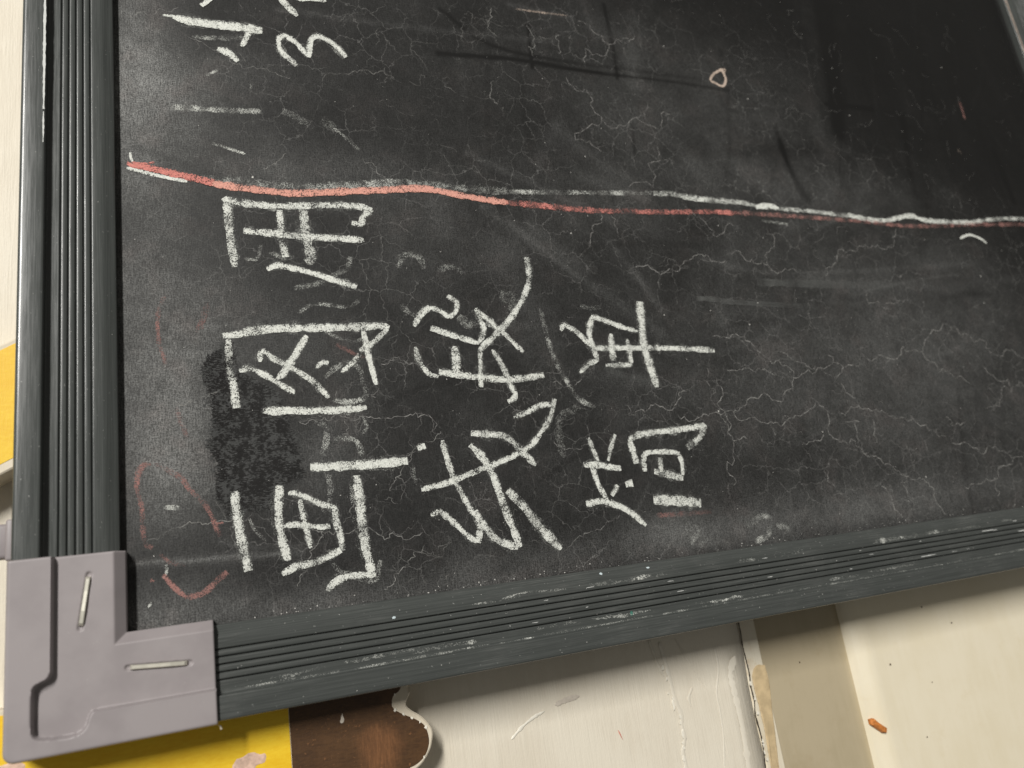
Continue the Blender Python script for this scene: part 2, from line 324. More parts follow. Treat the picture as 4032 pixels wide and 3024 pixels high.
# ------------------------------------------------------------------ traced marks, millimetres on the board
STROKES = """
yong|w|3.05|0.75|64.0,181.1 65.5,180.1 72.6,179.1 82.5,178.7 91.7,179.4 103.5,180.3 114.4,180.5 119.8,179.3
yong|w|2.93|0.62|65.2,179.3 65.3,171.4 65.8,162.0 66.6,152.8
yong|w|2.72|0.60|119.5,179.4 116.1,176.0 114.6,172.5 111.0,172.9
yong|w|2.86|0.60|84.0,176.9 83.9,169.1 84.2,162.7 85.0,157.3
yong|w|3.68|0.55|92.9,178.0 92.8,170.8 93.5,163.7 94.2,157.3 92.2,155.2
yong|w|3.00|0.70|70.3,167.7 79.6,167.1 89.7,166.4 102.3,166.0 115.2,165.7
yong|w|2.44|0.82|77.7,152.0 81.0,153.8 85.4,153.3 95.3,150.7 103.7,147.7 110.5,145.5
tu|w|2.20|0.75|61.2,126.1 66.7,126.7 69.3,127.2
tu|w|3.28|0.75|66.7,126.8 71.9,128.0 82.7,128.8 96.5,128.9 110.8,129.1 118.5,129.4 121.4,128.4
tu|w|2.34|0.58|63.1,125.1 62.9,117.4 63.1,111.7 63.9,106.6
tu|w|2.82|0.75|63.8,110.3 64.1,106.2 64.2,103.7 64.6,99.3
tu|w|2.32|0.62|120.8,128.1 116.8,124.4 114.0,122.0 109.3,119.3
tu|w|1.92|0.72|109.2,118.1 105.4,114.0 101.5,111.1
tu|w|2.25|0.85|111.4,127.3 112.4,118.0 113.3,111.9 114.2,105.9
tu|w|2.69|0.85|90.4,125.7 85.8,118.6 81.6,112.3 78.7,109.2
tu|w|2.31|0.85|73.1,116.0 73.8,119.5 75.4,120.0
tu|w|2.21|0.72|75.4,120.0 77.7,117.3 81.8,114.9 86.9,111.5 92.0,107.3 96.5,101.6
tu|w|2.16|0.75|66.0,112.8 69.6,113.7 74.1,111.4 79.2,107.8 84.5,104.0
tu|w|1.91|0.72|92.5,113.0 95.1,115.3 97.3,114.9
tu|w|2.87|0.85|73.3,98.0 77.0,97.7 81.7,97.7 91.3,97.1 101.1,97.0 109.8,97.4
tu|p|1.97|0.45|100.8,122.5 105.3,119.4 110.8,116.8
hua|w|2.94|0.75|62.6,70.4 62.7,64.8 63.6,56.4 64.6,49.5 65.6,43.6
hua|w|2.90|0.74|77.2,71.0 76.6,65.8 76.2,59.7 76.7,53.6 78.3,45.4
hua|w|1.90|0.75|79.7,68.0 82.0,68.1 86.5,65.8 91.0,63.2 95.7,61.7
hua|w|2.46|0.75|95.2,62.1 95.3,56.8 96.3,51.9 96.6,46.6
hua|w|1.83|0.72|83.6,65.6 84.1,60.8 85.0,55.0 86.0,48.6
hua|w|1.97|0.72|77.6,57.0 81.3,57.3 85.8,56.4 90.4,55.4 93.0,55.6
hua|w|2.41|0.75|76.0,41.2 80.3,43.1 87.2,44.0 91.9,45.3 95.9,47.1
hua|w|3.41|0.84|87.8,76.6 94.5,76.4 104.2,76.2 114.3,76.1 122.9,76.4
hua|w|3.42|0.72|103.9,72.4 104.1,64.2 104.2,56.8 104.6,48.1 106.0,36.9
hua|w|2.31|0.82|107.4,36.8 100.7,37.6 95.5,37.2 92.1,35.6 90.4,33.7
wo|w|3.42|0.92|127.2,80.8 130.3,81.6
wo|w|2.19|0.74|126.9,65.2 138.5,67.2 150.9,70.9 163.8,74.6 173.0,78.7 180.2,85.6 184.3,91.1 186.7,97.3
wo|w|2.23|0.60|186.1,94.8 180.0,94.7 173.4,92.1 167.6,90.4
wo|w|2.21|0.66|137.2,83.1 138.1,76.5 140.2,67.9 143.1,60.2 146.7,52.3
wo|w|2.94|0.72|146.4,55.4 150.8,47.5 155.0,43.3 161.8,40.3
wo|w|2.96|0.72|148.1,80.8 152.4,75.4 155.5,69.0 157.5,60.3 159.5,51.8 162.8,40.2
wo|w|2.77|0.64|148.9,85.2 156.9,84.2 163.4,82.6 168.5,77.4 174.1,70.6
wo|w|2.26|0.76|129.3,55.5 133.3,56.3 138.1,51.8 142.1,47.0 146.0,44.0
wo|w|2.66|0.80|145.9,43.7 147.4,48.6 146.8,53.8
wo|w|3.31|0.64|160.7,62.0 166.6,54.9 172.0,46.7 179.3,37.4
duan|w|2.65|0.82|131.3,129.2 134.8,134.3 138.8,137.3
duan|w|2.08|0.74|138.8,137.3 143.1,135.6 146.2,133.3 149.4,135.6 149.9,139.5 146.6,142.1
duan|w|2.45|0.80|138.0,128.5 145.2,125.9 151.6,123.7 157.4,121.7
duan|w|2.51|0.72|157.3,121.9 160.2,127.4 159.5,131.7 158.1,136.9
duan|w|2.05|0.74|157.8,136.5 163.0,131.7 169.1,125.6 176.2,117.6
duan|w|2.66|0.78|184.6,160.3 184.2,150.6 180.6,142.4 173.8,133.4 166.6,126.5 157.3,118.8
duan|w|2.17|0.64|130.9,120.7 131.8,115.4 135.1,109.6 138.9,108.5
duan|w|3.05|0.74|139.2,110.3 152.0,108.1 164.4,106.4 174.9,106.5 183.8,107.6
duan|w|3.53|0.72|146.9,120.7 146.9,115.0 146.5,108.9
duan|w|2.20|0.70|157.5,119.0 156.6,111.4 155.7,103.4
duan|w|2.51|0.72|162.9,119.0 166.1,112.0 168.4,104.4 169.8,99.3 166.2,96.8
dan|w|2.37|0.75|194.9,126.7 196.8,129.3 202.1,126.3 206.9,121.1 210.3,118.8
dan|w|2.20|0.72|200.4,108.1 205.1,111.6 210.3,113.3
dan|w|2.59|0.66|211.0,132.9 208.4,126.1 208.7,120.7 210.0,113.3
dan|w|2.43|0.76|210.6,133.4 217.5,131.1 225.0,128.2 232.6,126.2
dan|w|2.66|0.74|209.3,118.7 222.0,118.6 242.2,118.2 257.9,117.5 271.3,116.5
dan|w|2.98|0.72|218.8,125.1 218.0,118.7 217.8,112.5
dan|w|2.28|0.60|226.3,122.7 226.6,116.7 226.0,110.3
dan|w|2.17|0.60|226.5,110.7 220.3,110.7 213.3,110.7
dan|w|3.96|0.74|236.7,140.2 235.4,129.6 234.5,118.4 235.6,109.2 236.8,100.2
jian|w|2.06|0.70|199.4,80.1 200.4,75.2 202.0,70.3
jian|w|1.78|0.66|211.9,80.7 208.9,75.4 206.4,69.9
jian|w|2.88|0.80|195.0,69.3 201.5,68.7 206.8,67.4 211.9,66.4
jian|w|2.21|0.75|198.8,67.9 200.3,60.4 203.1,54.4
jian|w|2.39|0.80|205.2,55.8 208.8,59.7
jian|w|3.56|0.80|212.5,59.8 216.0,60.1
jian|w|2.82|0.82|193.1,53.4 199.6,54.1 206.5,52.0 213.1,47.9 218.6,42.4
jian|w|3.13|0.70|219.4,67.8 218.7,73.9 218.0,78.2
jian|w|2.58|0.70|218.0,78.2 223.7,80.0 233.7,80.7 243.9,80.9 257.5,82.1
jian|w|3.05|0.60|257.6,82.4 253.3,76.8 245.9,72.7
jian|w|2.34|0.72|222.8,64.2 223.2,69.4 225.0,71.8 231.8,72.1 240.6,71.1
jian|w|2.47|0.66|240.6,71.1 241.7,67.1 240.9,61.0
jian|w|2.57|0.60|231.1,69.6 230.8,63.3
jian|w|3.02|0.70|227.2,64.0 234.4,61.9 240.8,59.9
jian|w|4.24|0.74|224.3,52.4 232.0,51.4 239.7,50.3 247.1,48.6
three|w|2.60|0.72|94.8,243.5 92.6,245.8 90.3,247.6 88.0,251.4
three|w|2.32|0.85|90.3,247.6 88.2,251.8 88.8,256.1 91.7,257.9
three|w|2.47|0.82|91.3,257.8 95.6,254.3 100.0,248.6
three|w|2.57|0.82|100.0,248.2 101.3,256.5 104.7,259.4 109.6,257.4 113.2,254.1 115.6,250.6
shao|w|1.32|0.85|45.2,259.4 50.8,259.7
shao|w|3.87|0.86|48.7,259.2 53.9,258.5 63.4,258.3 73.2,258.7 82.2,258.4
shao|w|2.18|0.90|78.1,260.4 76.3,254.9 73.9,249.2
shao|w|3.18|0.92|64.6,247.0 68.7,245.5 72.1,242.1
cut|w|2.10|0.90|59.3,266.4 62.0,269.4 66.1,274.8
cut|w|2.85|0.80|89.1,277.6 93.6,271.9 96.9,268.2
cut|w|2.34|0.75|96.8,276.8 104.0,278.0 109.5,278.4
redline|r|3.19|0.90|31.6,192.8 35.0,192.2 40.1,191.3 48.7,189.5 55.8,188.1 61.1,186.9
redline|r|0.71|0.80|35.0,193.2 38.4,193.3 40.7,194.0
redline|o|3.16|0.86|60.2,186.6 69.6,185.8 78.9,185.0 88.4,184.6 98.3,185.5 112.0,187.1 126.1,188.6 139.4,190.2 148.3,189.8 159.5,188.1 171.0,186.8 179.9,186.2
redline|r|2.95|0.56|178.8,186.2 196.6,185.6 213.9,184.8 225.8,184.7
redline|r|2.69|0.48|223.4,184.6 238.2,185.3 257.5,185.9 284.7,187.6 305.9,188.1
redline|p|2.76|0.50|303.1,188.2 335.6,188.2 367.0,187.9 391.8,187.5 417.5,186.5 445.4,187.9 475.2,190.2 525.7,192.7
whiteline|w|1.86|0.84|31.6,191.2 37.2,189.7 42.9,188.4 51.6,187.1
whiteline|w|0.92|0.80|32.9,197.3 33.0,195.4 33.5,193.5
whiteline|w|3.88|0.31|56.4,188.7 66.6,188.4 85.4,187.5 98.5,188.1 112.2,189.6 133.7,192.4 156.1,191.7 180.8,191.8
whiteline|w|2.44|0.34|180.7,191.5 215.5,193.5 261.1,196.2
whiteline|w|3.09|0.60|256.0,195.6 266.5,196.3 279.6,194.7 307.6,194.1
whiteline|w|2.53|0.50|304.9,194.7 321.8,192.4 352.3,191.8 384.3,190.2
whiteline|w|3.20|0.68|376.2,190.9 400.8,188.9 423.5,193.0 437.3,190.8 475.7,191.3
whiteline|w|2.75|0.56|471.8,191.5 497.4,195.0 527.5,196.6
whiteline|w|2.89|1.00|316.0,192.0 323.6,193.5 330.8,192.4
whiteline|w|1.76|0.42|317.4,184.7 334.2,183.3
ring|p2|1.55|0.95|316.5,273.7 309.6,269.3 306.8,265.3 309.7,263.9 313.9,262.7 316.8,266.7 316.6,270.5 315.4,273.0
ring|p2|1.46|0.95|313.3,272.0 318.2,273.4 315.9,270.5
arc|w|1.73|0.90|458.7,180.5 464.1,182.5 469.2,183.1 476.2,181.0 480.0,178.4
smudge|p|2.18|0.52|498.2,276.1 497.9,266.8 497.8,262.7
smudge|p2|6.04|0.30|481.4,240.6 484.6,238.5
smudge|p2|1.17|0.43|199.5,290.7 210.6,291.1 228.5,291.9
smudge|w|2.47|0.36|55.3,251.3 61.9,251.7 69.7,253.2 76.3,254.4
smudge|w|2.66|0.40|46.6,218.3 58.7,218.9 68.1,219.3 79.6,220.1
smudge|w|1.38|0.52|60.9,204.1 67.3,202.1 72.8,200.4
smudge|w|3.32|0.29|87.9,221.3 94.1,218.4 99.2,214.6
smudge|w|5.06|0.34|103.0,219.0 106.3,216.9 108.2,215.5
smudge|w|1.67|0.46|107.5,215.7 112.7,210.8 117.2,206.4
smudge|w|1.30|0.36|59.9,233.9 65.1,237.8
smudge|w|0.80|0.36|75.2,232.8 76.4,231.4 75.8,229.7
smudge|w|1.58|0.31|69.8,156.6 72.4,156.0 74.6,156.7 76.3,162.4
smudge|w|1.67|0.33|79.1,159.4 81.3,158.2 84.5,157.0 87.9,157.7
smudge|w|2.57|0.31|127.8,153.7 129.2,158.4 133.5,160.2 137.1,158.6 138.5,153.9
smudge|w|2.18|0.31|109.4,158.4 107.7,153.2 103.4,150.8 97.4,147.2 87.0,144.6
smudge|w|1.64|0.31|87.4,134.8 94.4,138.5 105.7,137.3 110.7,139.8
smudge|w|1.49|0.34|96.9,127.4 102.4,124.6 107.4,123.3 111.6,124.8
smudge|w|2.34|0.36|95.5,109.5 100.3,113.5 104.4,115.2 108.2,113.3 109.4,107.2 110.0,101.9 105.3,99.7 97.5,100.7
smudge|w|2.24|0.33|90.5,93.3 94.2,91.1 94.3,86.0 92.4,80.6
smudge|w|2.05|0.34|96.7,86.3 99.7,86.4 104.6,85.3 106.2,81.6 106.0,78.6
smudge|w|2.39|0.31|93.4,75.5 94.2,69.5 93.5,64.2 90.8,60.6
smudge|w|1.04|0.34|66.7,60.7 68.2,56.9 71.9,52.3
smudge|w|1.85|0.29|92.7,42.9 96.1,39.2 106.2,35.1 109.3,41.8
smudge|w|1.55|0.29|107.9,94.4 109.1,90.2 107.2,86.7
smudge|w|1.56|0.29|125.1,75.1 124.7,69.9 125.7,67.3
smudge|w|2.49|0.29|187.1,137.0 188.0,126.3 189.8,114.8 193.6,105.2 197.7,97.3 205.2,92.6
smudge|w|3.55|0.29|198.0,93.8 187.9,88.5 186.4,80.3 186.9,72.9
smudge|w|2.98|0.26|127.3,154.7 130.2,159.1 136.1,159.7 138.4,155.0
smudge|w|2.91|0.26|143.6,153.3 149.8,155.2 154.6,152.7
smudge|w|2.60|0.26|127.2,138.5 130.0,135.2 134.7,133.5
smudge|w|4.54|0.28|150.4,133.5 154.1,130.0 159.4,130.9
smudge|w|5.75|0.26|169.9,143.2 176.6,139.7 172.0,133.4
smudge|w|2.19|0.36|206.3,138.4 210.9,137.1 216.9,137.6
smudge|p|2.14|0.31|224.0,46.0 235.5,45.3 251.5,44.9
smudge|w|2.77|0.29|267.8,36.7 276.9,40.3 282.4,38.8
smudge|w|2.69|0.29|270.5,30.0 278.0,31.9 280.4,36.3
smudge|w|4.12|0.31|283.9,35.9 290.3,33.3
smudge|w|7.88|0.24|236.4,39.1 242.9,34.9 245.4,31.9
smudge|w|1.88|0.53|40.4,67.0 43.0,67.0 45.7,66.1
smudge|w|1.13|0.36|40.8,49.0 40.9,46.4 39.5,44.1
smudge|w|0.77|0.60|35.4,36.2 36.3,37.7
pinkring|p|1.38|0.50|37.2,81.7 35.2,81.3 33.4,79.0 32.9,75.6 32.8,74.1
pinkring|p|1.13|0.46|32.7,74.5 33.6,71.0 34.2,66.5 34.4,60.6 35.0,56.2 37.0,54.5
pinkring|p|1.17|0.42|39.2,52.4 40.5,50.5 43.2,48.9 46.5,48.1
pinkring|p|1.21|0.42|38.2,81.6 42.3,79.2 46.1,76.4 48.7,72.3 51.8,68.6 54.1,64.9 55.7,60.6 57.3,55.9
pinkring|p|1.11|0.74|39.9,45.7 41.7,43.1 43.9,40.3 46.2,38.1
pinkring|p|1.41|0.60|45.9,38.1 48.2,37.8 51.7,38.6 53.8,40.1 56.0,42.0 58.9,44.2
pinkring|p|0.53|0.80|55.0,60.3 56.7,60.3 58.5,60.3
pinkring|p|1.03|0.60|36.2,44.5 37.3,44.1
pinkring|p|1.07|0.46|43.2,141.7 41.3,137.7 40.3,131.9 40.5,124.5 41.8,118.9 42.5,115.0
pinkring|p|1.73|0.36|56.7,138.9 55.2,133.0 52.9,127.2
pinkring|p|1.16|0.40|45.7,100.6 46.3,96.3 47.6,92.4 48.2,89.2
streak|g|2.80|0.50|267.9,142.2 275.3,141.9 283.7,140.9 296.0,140.1 308.7,139.5 327.1,138.7 346.4,138.3
streak|g|4.32|0.36|305.4,150.9 320.0,150.9 336.3,150.7 357.4,150.3 379.6,150.4 403.3,151.9 431.5,153.6
streak|g|2.87|0.25|212.4,109.8 219.6,106.9 231.9,103.8 243.5,101.1
"""
CRACKS = """
0.90|116.8,114.2 121.6,115.6 126.2,115.1 129.3,114.2
0.90|137.0,86.6 134.3,83.6 128.7,82.5 124.3,77.5 122.5,74.6
0.90|186.2,104.6 190.5,103.6 195.9,102.5 201.0,104.9
0.90|183.6,79.6 188.3,76.0 194.6,75.6 200.5,77.7
0.90|182.4,37.9 191.9,42.2 202.5,45.8 207.4,47.7
0.90|265.4,108.3 267.4,98.8 267.1,85.0 268.2,76.8
1.20|237.8,157.1 246.8,156.3 253.4,154.8 262.1,156.6 270.7,162.3 274.9,164.7 280.4,162.1 289.1,161.8
1.20|294.5,165.3 302.1,162.1 314.7,160.2 325.0,158.7 332.6,156.6
1.20|271.9,123.6 280.1,122.5 285.6,124.5 293.1,120.2 298.8,113.7 307.8,109.2 313.6,102.6
1.20|312.2,102.4 329.3,106.4 344.7,107.6 357.3,107.3
1.20|338.1,112.8 344.7,107.6
1.20|357.3,107.3 373.4,112.0 390.0,116.3 405.8,117.2 422.4,126.7 432.4,127.2 441.8,121.6 453.7,117.7 470.5,112.4 480.3,108.4
1.20|223.5,89.9 230.0,90.5 238.7,90.5 246.2,94.1 251.6,97.7
1.20|244.6,87.4 255.5,85.8 265.1,87.7 274.4,87.3 282.5,90.4 297.6,91.7 306.3,95.5 313.2,101.6
1.20|274.4,87.3 285.6,84.2 292.0,80.8 300.4,79.8 307.5,82.5 319.1,86.6 327.2,87.2 328.8,84.0 326.1,73.7 333.6,70.1 341.8,66.4 345.8,61.9 354.5,59.2
1.20|354.5,59.2 362.2,53.4 371.8,48.4 378.8,47.8 383.5,41.0 383.2,34.8 386.6,30.2
1.20|336.8,83.5 344.5,86.4 353.8,84.8 363.3,83.8 374.7,79.4 386.1,74.3 401.8,67.8
1.20|405.0,64.3 416.7,62.4 428.2,59.3 444.3,54.8 455.1,54.5
1.20|448.6,53.3 433.6,49.3 426.4,40.5 425.6,35.0
1.20|402.2,42.6 414.6,42.6 428.3,44.7
1.20|401.4,113.7 410.0,107.6 410.8,101.7 422.0,97.8 430.6,95.1
1.20|444.5,104.3 449.1,99.3 461.6,96.5 461.7,89.1
1.20|437.6,80.7 447.9,81.3 461.1,87.9 472.3,91.2
1.20|350.4,155.2 353.4,160.0 360.8,165.0 365.6,170.7 378.1,172.4 392.6,174.1 405.4,179.1 410.6,184.5
1.20|375.1,146.0 374.5,140.0 387.0,137.1 400.9,141.4
1.20|269.1,103.1 268.8,93.0 268.5,78.2 272.1,74.1 278.2,74.7
1.20|272.1,74.1 269.2,65.6 265.7,54.5
1.20|322.5,178.0 318.4,168.4 315.3,160.2
1.20|356.0,79.3 352.7,67.8
1.20|346.8,78.7 342.5,68.4
1.20|320.0,56.7 318.5,51.9 321.6,49.6
1.20|350.2,47.1 354.7,40.6 354.2,35.5 358.2,31.1
1.20|369.8,50.6 365.3,40.6
1.20|341.7,98.4 343.0,94.0 348.7,90.5
1.20|339.7,100.7 345.9,107.1
1.20|310.6,114.5 318.4,110.0 328.3,107.5
1.20|405.8,77.7 410.1,72.9 418.8,74.7
1.20|338.0,79.2 345.9,78.3
1.20|308.7,69.7 317.0,71.7 322.9,73.9
1.20|276.0,106.9 287.2,107.6 296.9,106.8 304.0,105.0
1.00|45.8,101.4 49.3,102.7 52.4,103.7 58.6,105.5
1.00|85.2,93.4 89.1,93.7 95.8,93.0 100.9,94.3 105.8,93.0 110.9,93.8 116.0,93.0 126.1,94.0 128.7,92.5 134.2,92.0
1.00|82.1,55.4 88.0,54.5 92.1,53.6 95.0,53.5 101.7,53.7 106.1,53.7 108.8,51.5 114.7,50.8 122.6,49.0 125.8,49.6
1.00|44.6,60.3 48.7,61.2 55.4,60.0 61.5,61.2
1.00|89.8,54.0 89.1,51.3 87.6,49.1 85.0,45.2
1.00|82.4,40.5 80.7,36.6
1.00|109.8,31.8 113.9,34.1 116.3,37.6 119.5,39.1 121.5,43.2 125.8,45.2
1.00|126.6,79.7 121.3,74.3 117.8,70.5 115.3,65.7
1.00|99.7,86.1 102.6,90.6 101.2,92.7
1.00|97.6,56.1 100.9,61.1 102.5,62.4
1.00|112.8,107.5 111.8,102.2 113.7,101.0
1.00|32.6,257.1 38.6,260.2 44.7,262.5 51.0,264.5
1.00|52.4,251.0 58.0,249.5 62.9,246.2 69.1,241.5 75.5,239.7 85.4,239.0 92.0,237.5
1.00|109.0,242.0 116.2,242.5 123.1,245.6 130.5,246.1 135.5,243.5
1.00|186.7,289.5 186.8,283.7 183.3,277.3 187.8,273.3
1.00|118.3,202.5 123.6,199.0 126.7,194.4
1.00|182.4,248.2 179.6,240.5 182.2,235.4
1.00|78.8,194.5 82.8,197.1 87.7,202.1
1.10|233.2,289.7 240.3,285.4 248.2,278.4 260.9,281.1 265.5,286.8
1.10|248.2,278.4 242.7,270.7 232.5,265.1
1.10|220.7,255.5 225.6,248.4 232.6,245.4 235.8,235.5 251.1,234.6 269.4,232.6 276.9,241.5
1.10|264.2,221.6 256.8,212.0 243.5,198.5
1.10|235.8,235.5 219.3,221.1 232.0,216.1
1.10|225.5,182.9 219.2,175.5 216.3,166.2
1.10|230.4,183.1 232.2,173.8
1.10|204.2,281.9 202.9,269.9 205.1,265.0
1.10|221.2,279.4 218.6,268.4
1.10|275.0,186.8 283.0,181.0 285.6,174.9 299.6,180.6
"""
PATCH = "56.2,101.5 54.6,106.0 54.0,111.3 53.6,116.3 56.3,120.0 60.0,121.0 62.6,124.0 64.5,124.9 66.3,124.0 65.5,121.0 65.2,116.4 66.1,112.7 70.9,109.9 75.7,107.0 79.2,103.2 81.4,97.6 82.0,94.5 82.9,90.4 84.3,84.5 85.3,79.2 86.6,73.4 80.0,70.9 76.6,68.7 75.1,63.3 71.4,62.4 65.2,63.1 58.9,61.3 58.4,65.8 55.4,68.9 56.3,74.7 56.9,80.0 54.6,86.1 56.6,92.0 55.8,97.2"
BLOBS = "51.1,105.2,16.5,38.1,0.22 44.6,81.5,12.9,15.4,0.12 35.0,251.9,14.9,30.9,0.50 40.7,217.7,26.4,23.6,0.50 35.7,203.4,9.4,37.6,0.40 39.1,148.1,21.3,40.7,0.38 33.8,97.9,21.4,38.1,0.36 50.6,89.0,17.8,18.8,0.20 41.5,69.4,8.4,9.0,0.20 36.6,33.6,17.6,8.3,0.45 74.0,31.0,30.7,5.9,0.22 121.0,29.1,53.7,6.3,0.20 240.6,35.2,87.0,7.6,0.28 230.7,42.0,13.6,9.4,0.20 376.0,37.9,99.9,11.5,0.28 365.0,92.1,139.6,47.7,0.15 440.0,155.8,78.9,35.2,0.14 385.1,103.5,118.2,63.9,0.10 342.9,164.1,87.0,23.9,0.06 92.7,77.8,13.1,14.8,0.22 104.3,97.7,10.3,10.5,0.15 87.6,192.1,56.8,12.1,0.18 74.2,137.7,19.9,14.4,0.15 137.2,170.4,32.6,24.7,0.10 172.1,159.1,10.7,12.8,0.16 276.4,251.3,45.1,36.0,0.11 331.5,261.1,43.8,41.8,0.16 363.3,283.2,25.0,38.4,0.06 245.8,285.1,40.4,14.3,0.07 356.4,207.4,108.1,14.5,0.16 184.8,131.9,13.0,18.6,0.10 60.8,236.9,36.0,12.7,0.12 226.4,186.1,35.6,16.7,0.12 96.0,119.4,28.0,10.8,0.12 246.6,237.2,21.8,16.0,0.08"
WIPES_AND_REFLECTIONS = """
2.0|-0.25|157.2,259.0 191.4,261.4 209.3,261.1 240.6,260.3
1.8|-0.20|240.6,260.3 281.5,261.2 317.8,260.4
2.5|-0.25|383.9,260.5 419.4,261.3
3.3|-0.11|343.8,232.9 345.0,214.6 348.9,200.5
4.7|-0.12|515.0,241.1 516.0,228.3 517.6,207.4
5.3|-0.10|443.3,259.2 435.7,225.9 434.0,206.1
21.6|0.16|388.5,325.0 383.1,290.4 373.9,245.2
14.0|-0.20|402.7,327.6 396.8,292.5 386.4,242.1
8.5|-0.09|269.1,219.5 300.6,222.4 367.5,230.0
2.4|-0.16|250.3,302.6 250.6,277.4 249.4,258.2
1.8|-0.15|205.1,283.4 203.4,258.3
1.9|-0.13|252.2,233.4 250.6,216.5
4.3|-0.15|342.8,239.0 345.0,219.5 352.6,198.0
9.6|0.10|278.9,220.4 288.9,204.3 294.0,196.9
10.2|0.10|300.9,223.8 319.0,209.2 335.2,196.9
5.7|0.10|209.6,227.5 230.7,209.8 244.6,203.5
3.6|0.10|164.5,209.3 203.8,191.7 232.3,179.4
5.5|0.12|169.3,182.8 198.3,159.9 224.4,140.5 245.1,125.1
4.4|0.10|217.4,202.1 252.6,192.5
2.5|0.12|179.1,176.7 208.0,151.3
2.7|0.24|30.3,50.2 44.2,49.3 56.6,48.7 69.5,48.3 82.9,47.8
0.9|0.50|31.1,50.1 44.2,49.4 56.6,48.8 69.5,48.4 76.6,48.1
1.3|0.16|56.9,54.5 65.3,51.7 83.1,50.1
6.4|0.12|189.5,174.2 201.2,164.1 214.5,155.9
4.6|0.12|226.9,168.0 236.0,156.5 248.2,135.2
3.0|0.13|196.9,292.7 231.3,290.8
1.3|0.14|47.0,217.5 78.9,220.2
3.1|0.10|89.1,270.3 148.8,271.3 218.4,275.2
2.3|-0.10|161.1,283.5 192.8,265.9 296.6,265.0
4.8|0.08|324.7,153.6 419.7,149.9 498.1,156.9
2.8|0.10|276.8,162.2 325.5,156.1 462.4,164.8
9.6|0.06|382.5,237.9 409.7,217.0 425.0,200.6
10.5|0.06|433.8,233.9 461.6,208.9 476.4,197.7
"""


def smooth_path(pts, step):
    """Catmull-Rom through pts, resampled about every step mm"""
    P = np.array(pts, float)
    if len(P) == 2:
        n = max(2, int(np.hypot(*(P[1] - P[0])) / step) + 1)
        return P[0] + (P[1] - P[0]) * np.linspace(0, 1, n)[:, None]
    Q = np.vstack([2 * P[0] - P[1], P, 2 * P[-1] - P[-2]])
    out = []
    for i in range(1, len(Q) - 2):
        a, b, c, d = Q[i - 1], Q[i], Q[i + 1], Q[i + 2]
        n = max(2, int(np.hypot(*(c - b)) / step) + 1)
        t = np.linspace(0, 1, n, endpoint=False)[:, None]
        out.append(0.5 * ((2 * b) + (c - a) * t + (2 * a - 5 * b + 4 * c - d) * t ** 2 + (3 * b - a - 3 * c + d) * t ** 3))
    out.append(P[-1:])
    return np.vstack(out)

class Ribbons:
    def __init__(self):
        self.v, self.f, self.uv, self.pr, self.paths = [], [], [], [], []
    def add(self, path, width, press, z, taper=True, wob=0.10, fade=0.0):
        n = len(path)
        if n < 2: return
        self.paths.append((path, width))
        d = np.gradient(path, axis=0)
        L = np.hypot(d[:, 0], d[:, 1]) + 1e-9
        nx, ny = -d[:, 1] / L, d[:, 0] / L
        s = np.concatenate([[0], np.cumsum(np.hypot(*np.diff(path, axis=0).T))])
        w = np.full(n, width / 2)
        if wob:
            w = w * (1 + wob * np.interp(s, np.arange(0, s[-1] + 4, 2.0), rng.normal(0, 1, len(np.arange(0, s[-1] + 4, 2.0)))))
        if taper:
            q0, q1 = rng.uniform(.45, .95, 2)
            w = w * np.clip(q0 + (1 - q0) * s / (width * .8), 0, 1) * np.clip(q1 + (1 - q1) * (s[-1] - s) / (width * .8), 0, 1)
        kn = np.arange(0, s[-1] + 6, 3.0)
        p = press + (0.12 if wob else 0) * np.interp(s, kn, rng.normal(0, 1, len(kn)))
        if fade: p = p * (1 - fade * s / s[-1])
        if press < 0.55 and taper:
            p = p * np.clip(0.7 + 0.3 * np.minimum(s, s[-1] - s) / max(width, 1e-6), 0, 1)
        b = len(self.v)
        for i in range(n):
            x, y = path[i]
            self.v.append(((x + nx[i] * w[i]) * MM, (y + ny[i] * w[i]) * MM, z))
            self.v.append(((x - nx[i] * w[i]) * MM, (y - ny[i] * w[i]) * MM, z))
            self.uv += [(s[i], 1.0), (s[i], -1.0)]
            self.pr += [p[i], p[i]]
        for i in range(n - 1):
            k = b + 2 * i
            self.f.append((k, k + 1, k + 3, k + 2))
    def build(self, name, mat, parent):
        me = mesh(self.v, self.f)
        u = me.uv_layers.new(name='stroke')
        idx = np.zeros(len(me.loops), dtype=np.int32)
        me.loops.foreach_get('vertex_index', idx)
        u.data.foreach_set('uv', np.array(self.uv)[idx].ravel())
        a = me.attributes.new('press', 'FLOAT', 'POINT')
        a.data.foreach_set('value', np.array(self.pr, dtype=np.float32))
        return obj(name, me, mat, parent)

# ------------------------------------------------------------------ the wall behind
ZW = -0.020
def slab(name, x0, x1, y0, y1, zf, zb, mat, parent=None, nx=2, ny=2, wob=0.0, bev=0.0008):
    bm = bmesh.new()
    bmesh.ops.create_cube(bm, size=1)
    for v in bm.verts:
        v.co = Vector((x0 if v.co.x < 0 else x1, y0 if v.co.y < 0 else y1, zb if v.co.z < 0 else zf))
    bmesh.ops.bevel(bm, geom=[e for e in bm.edges], offset=bev, segments=2, profile=0.5, affect='EDGES')
    me = bpy.data.meshes.new(name); bm.to_mesh(me); bm.free()
    return obj(name, me, mat, parent)

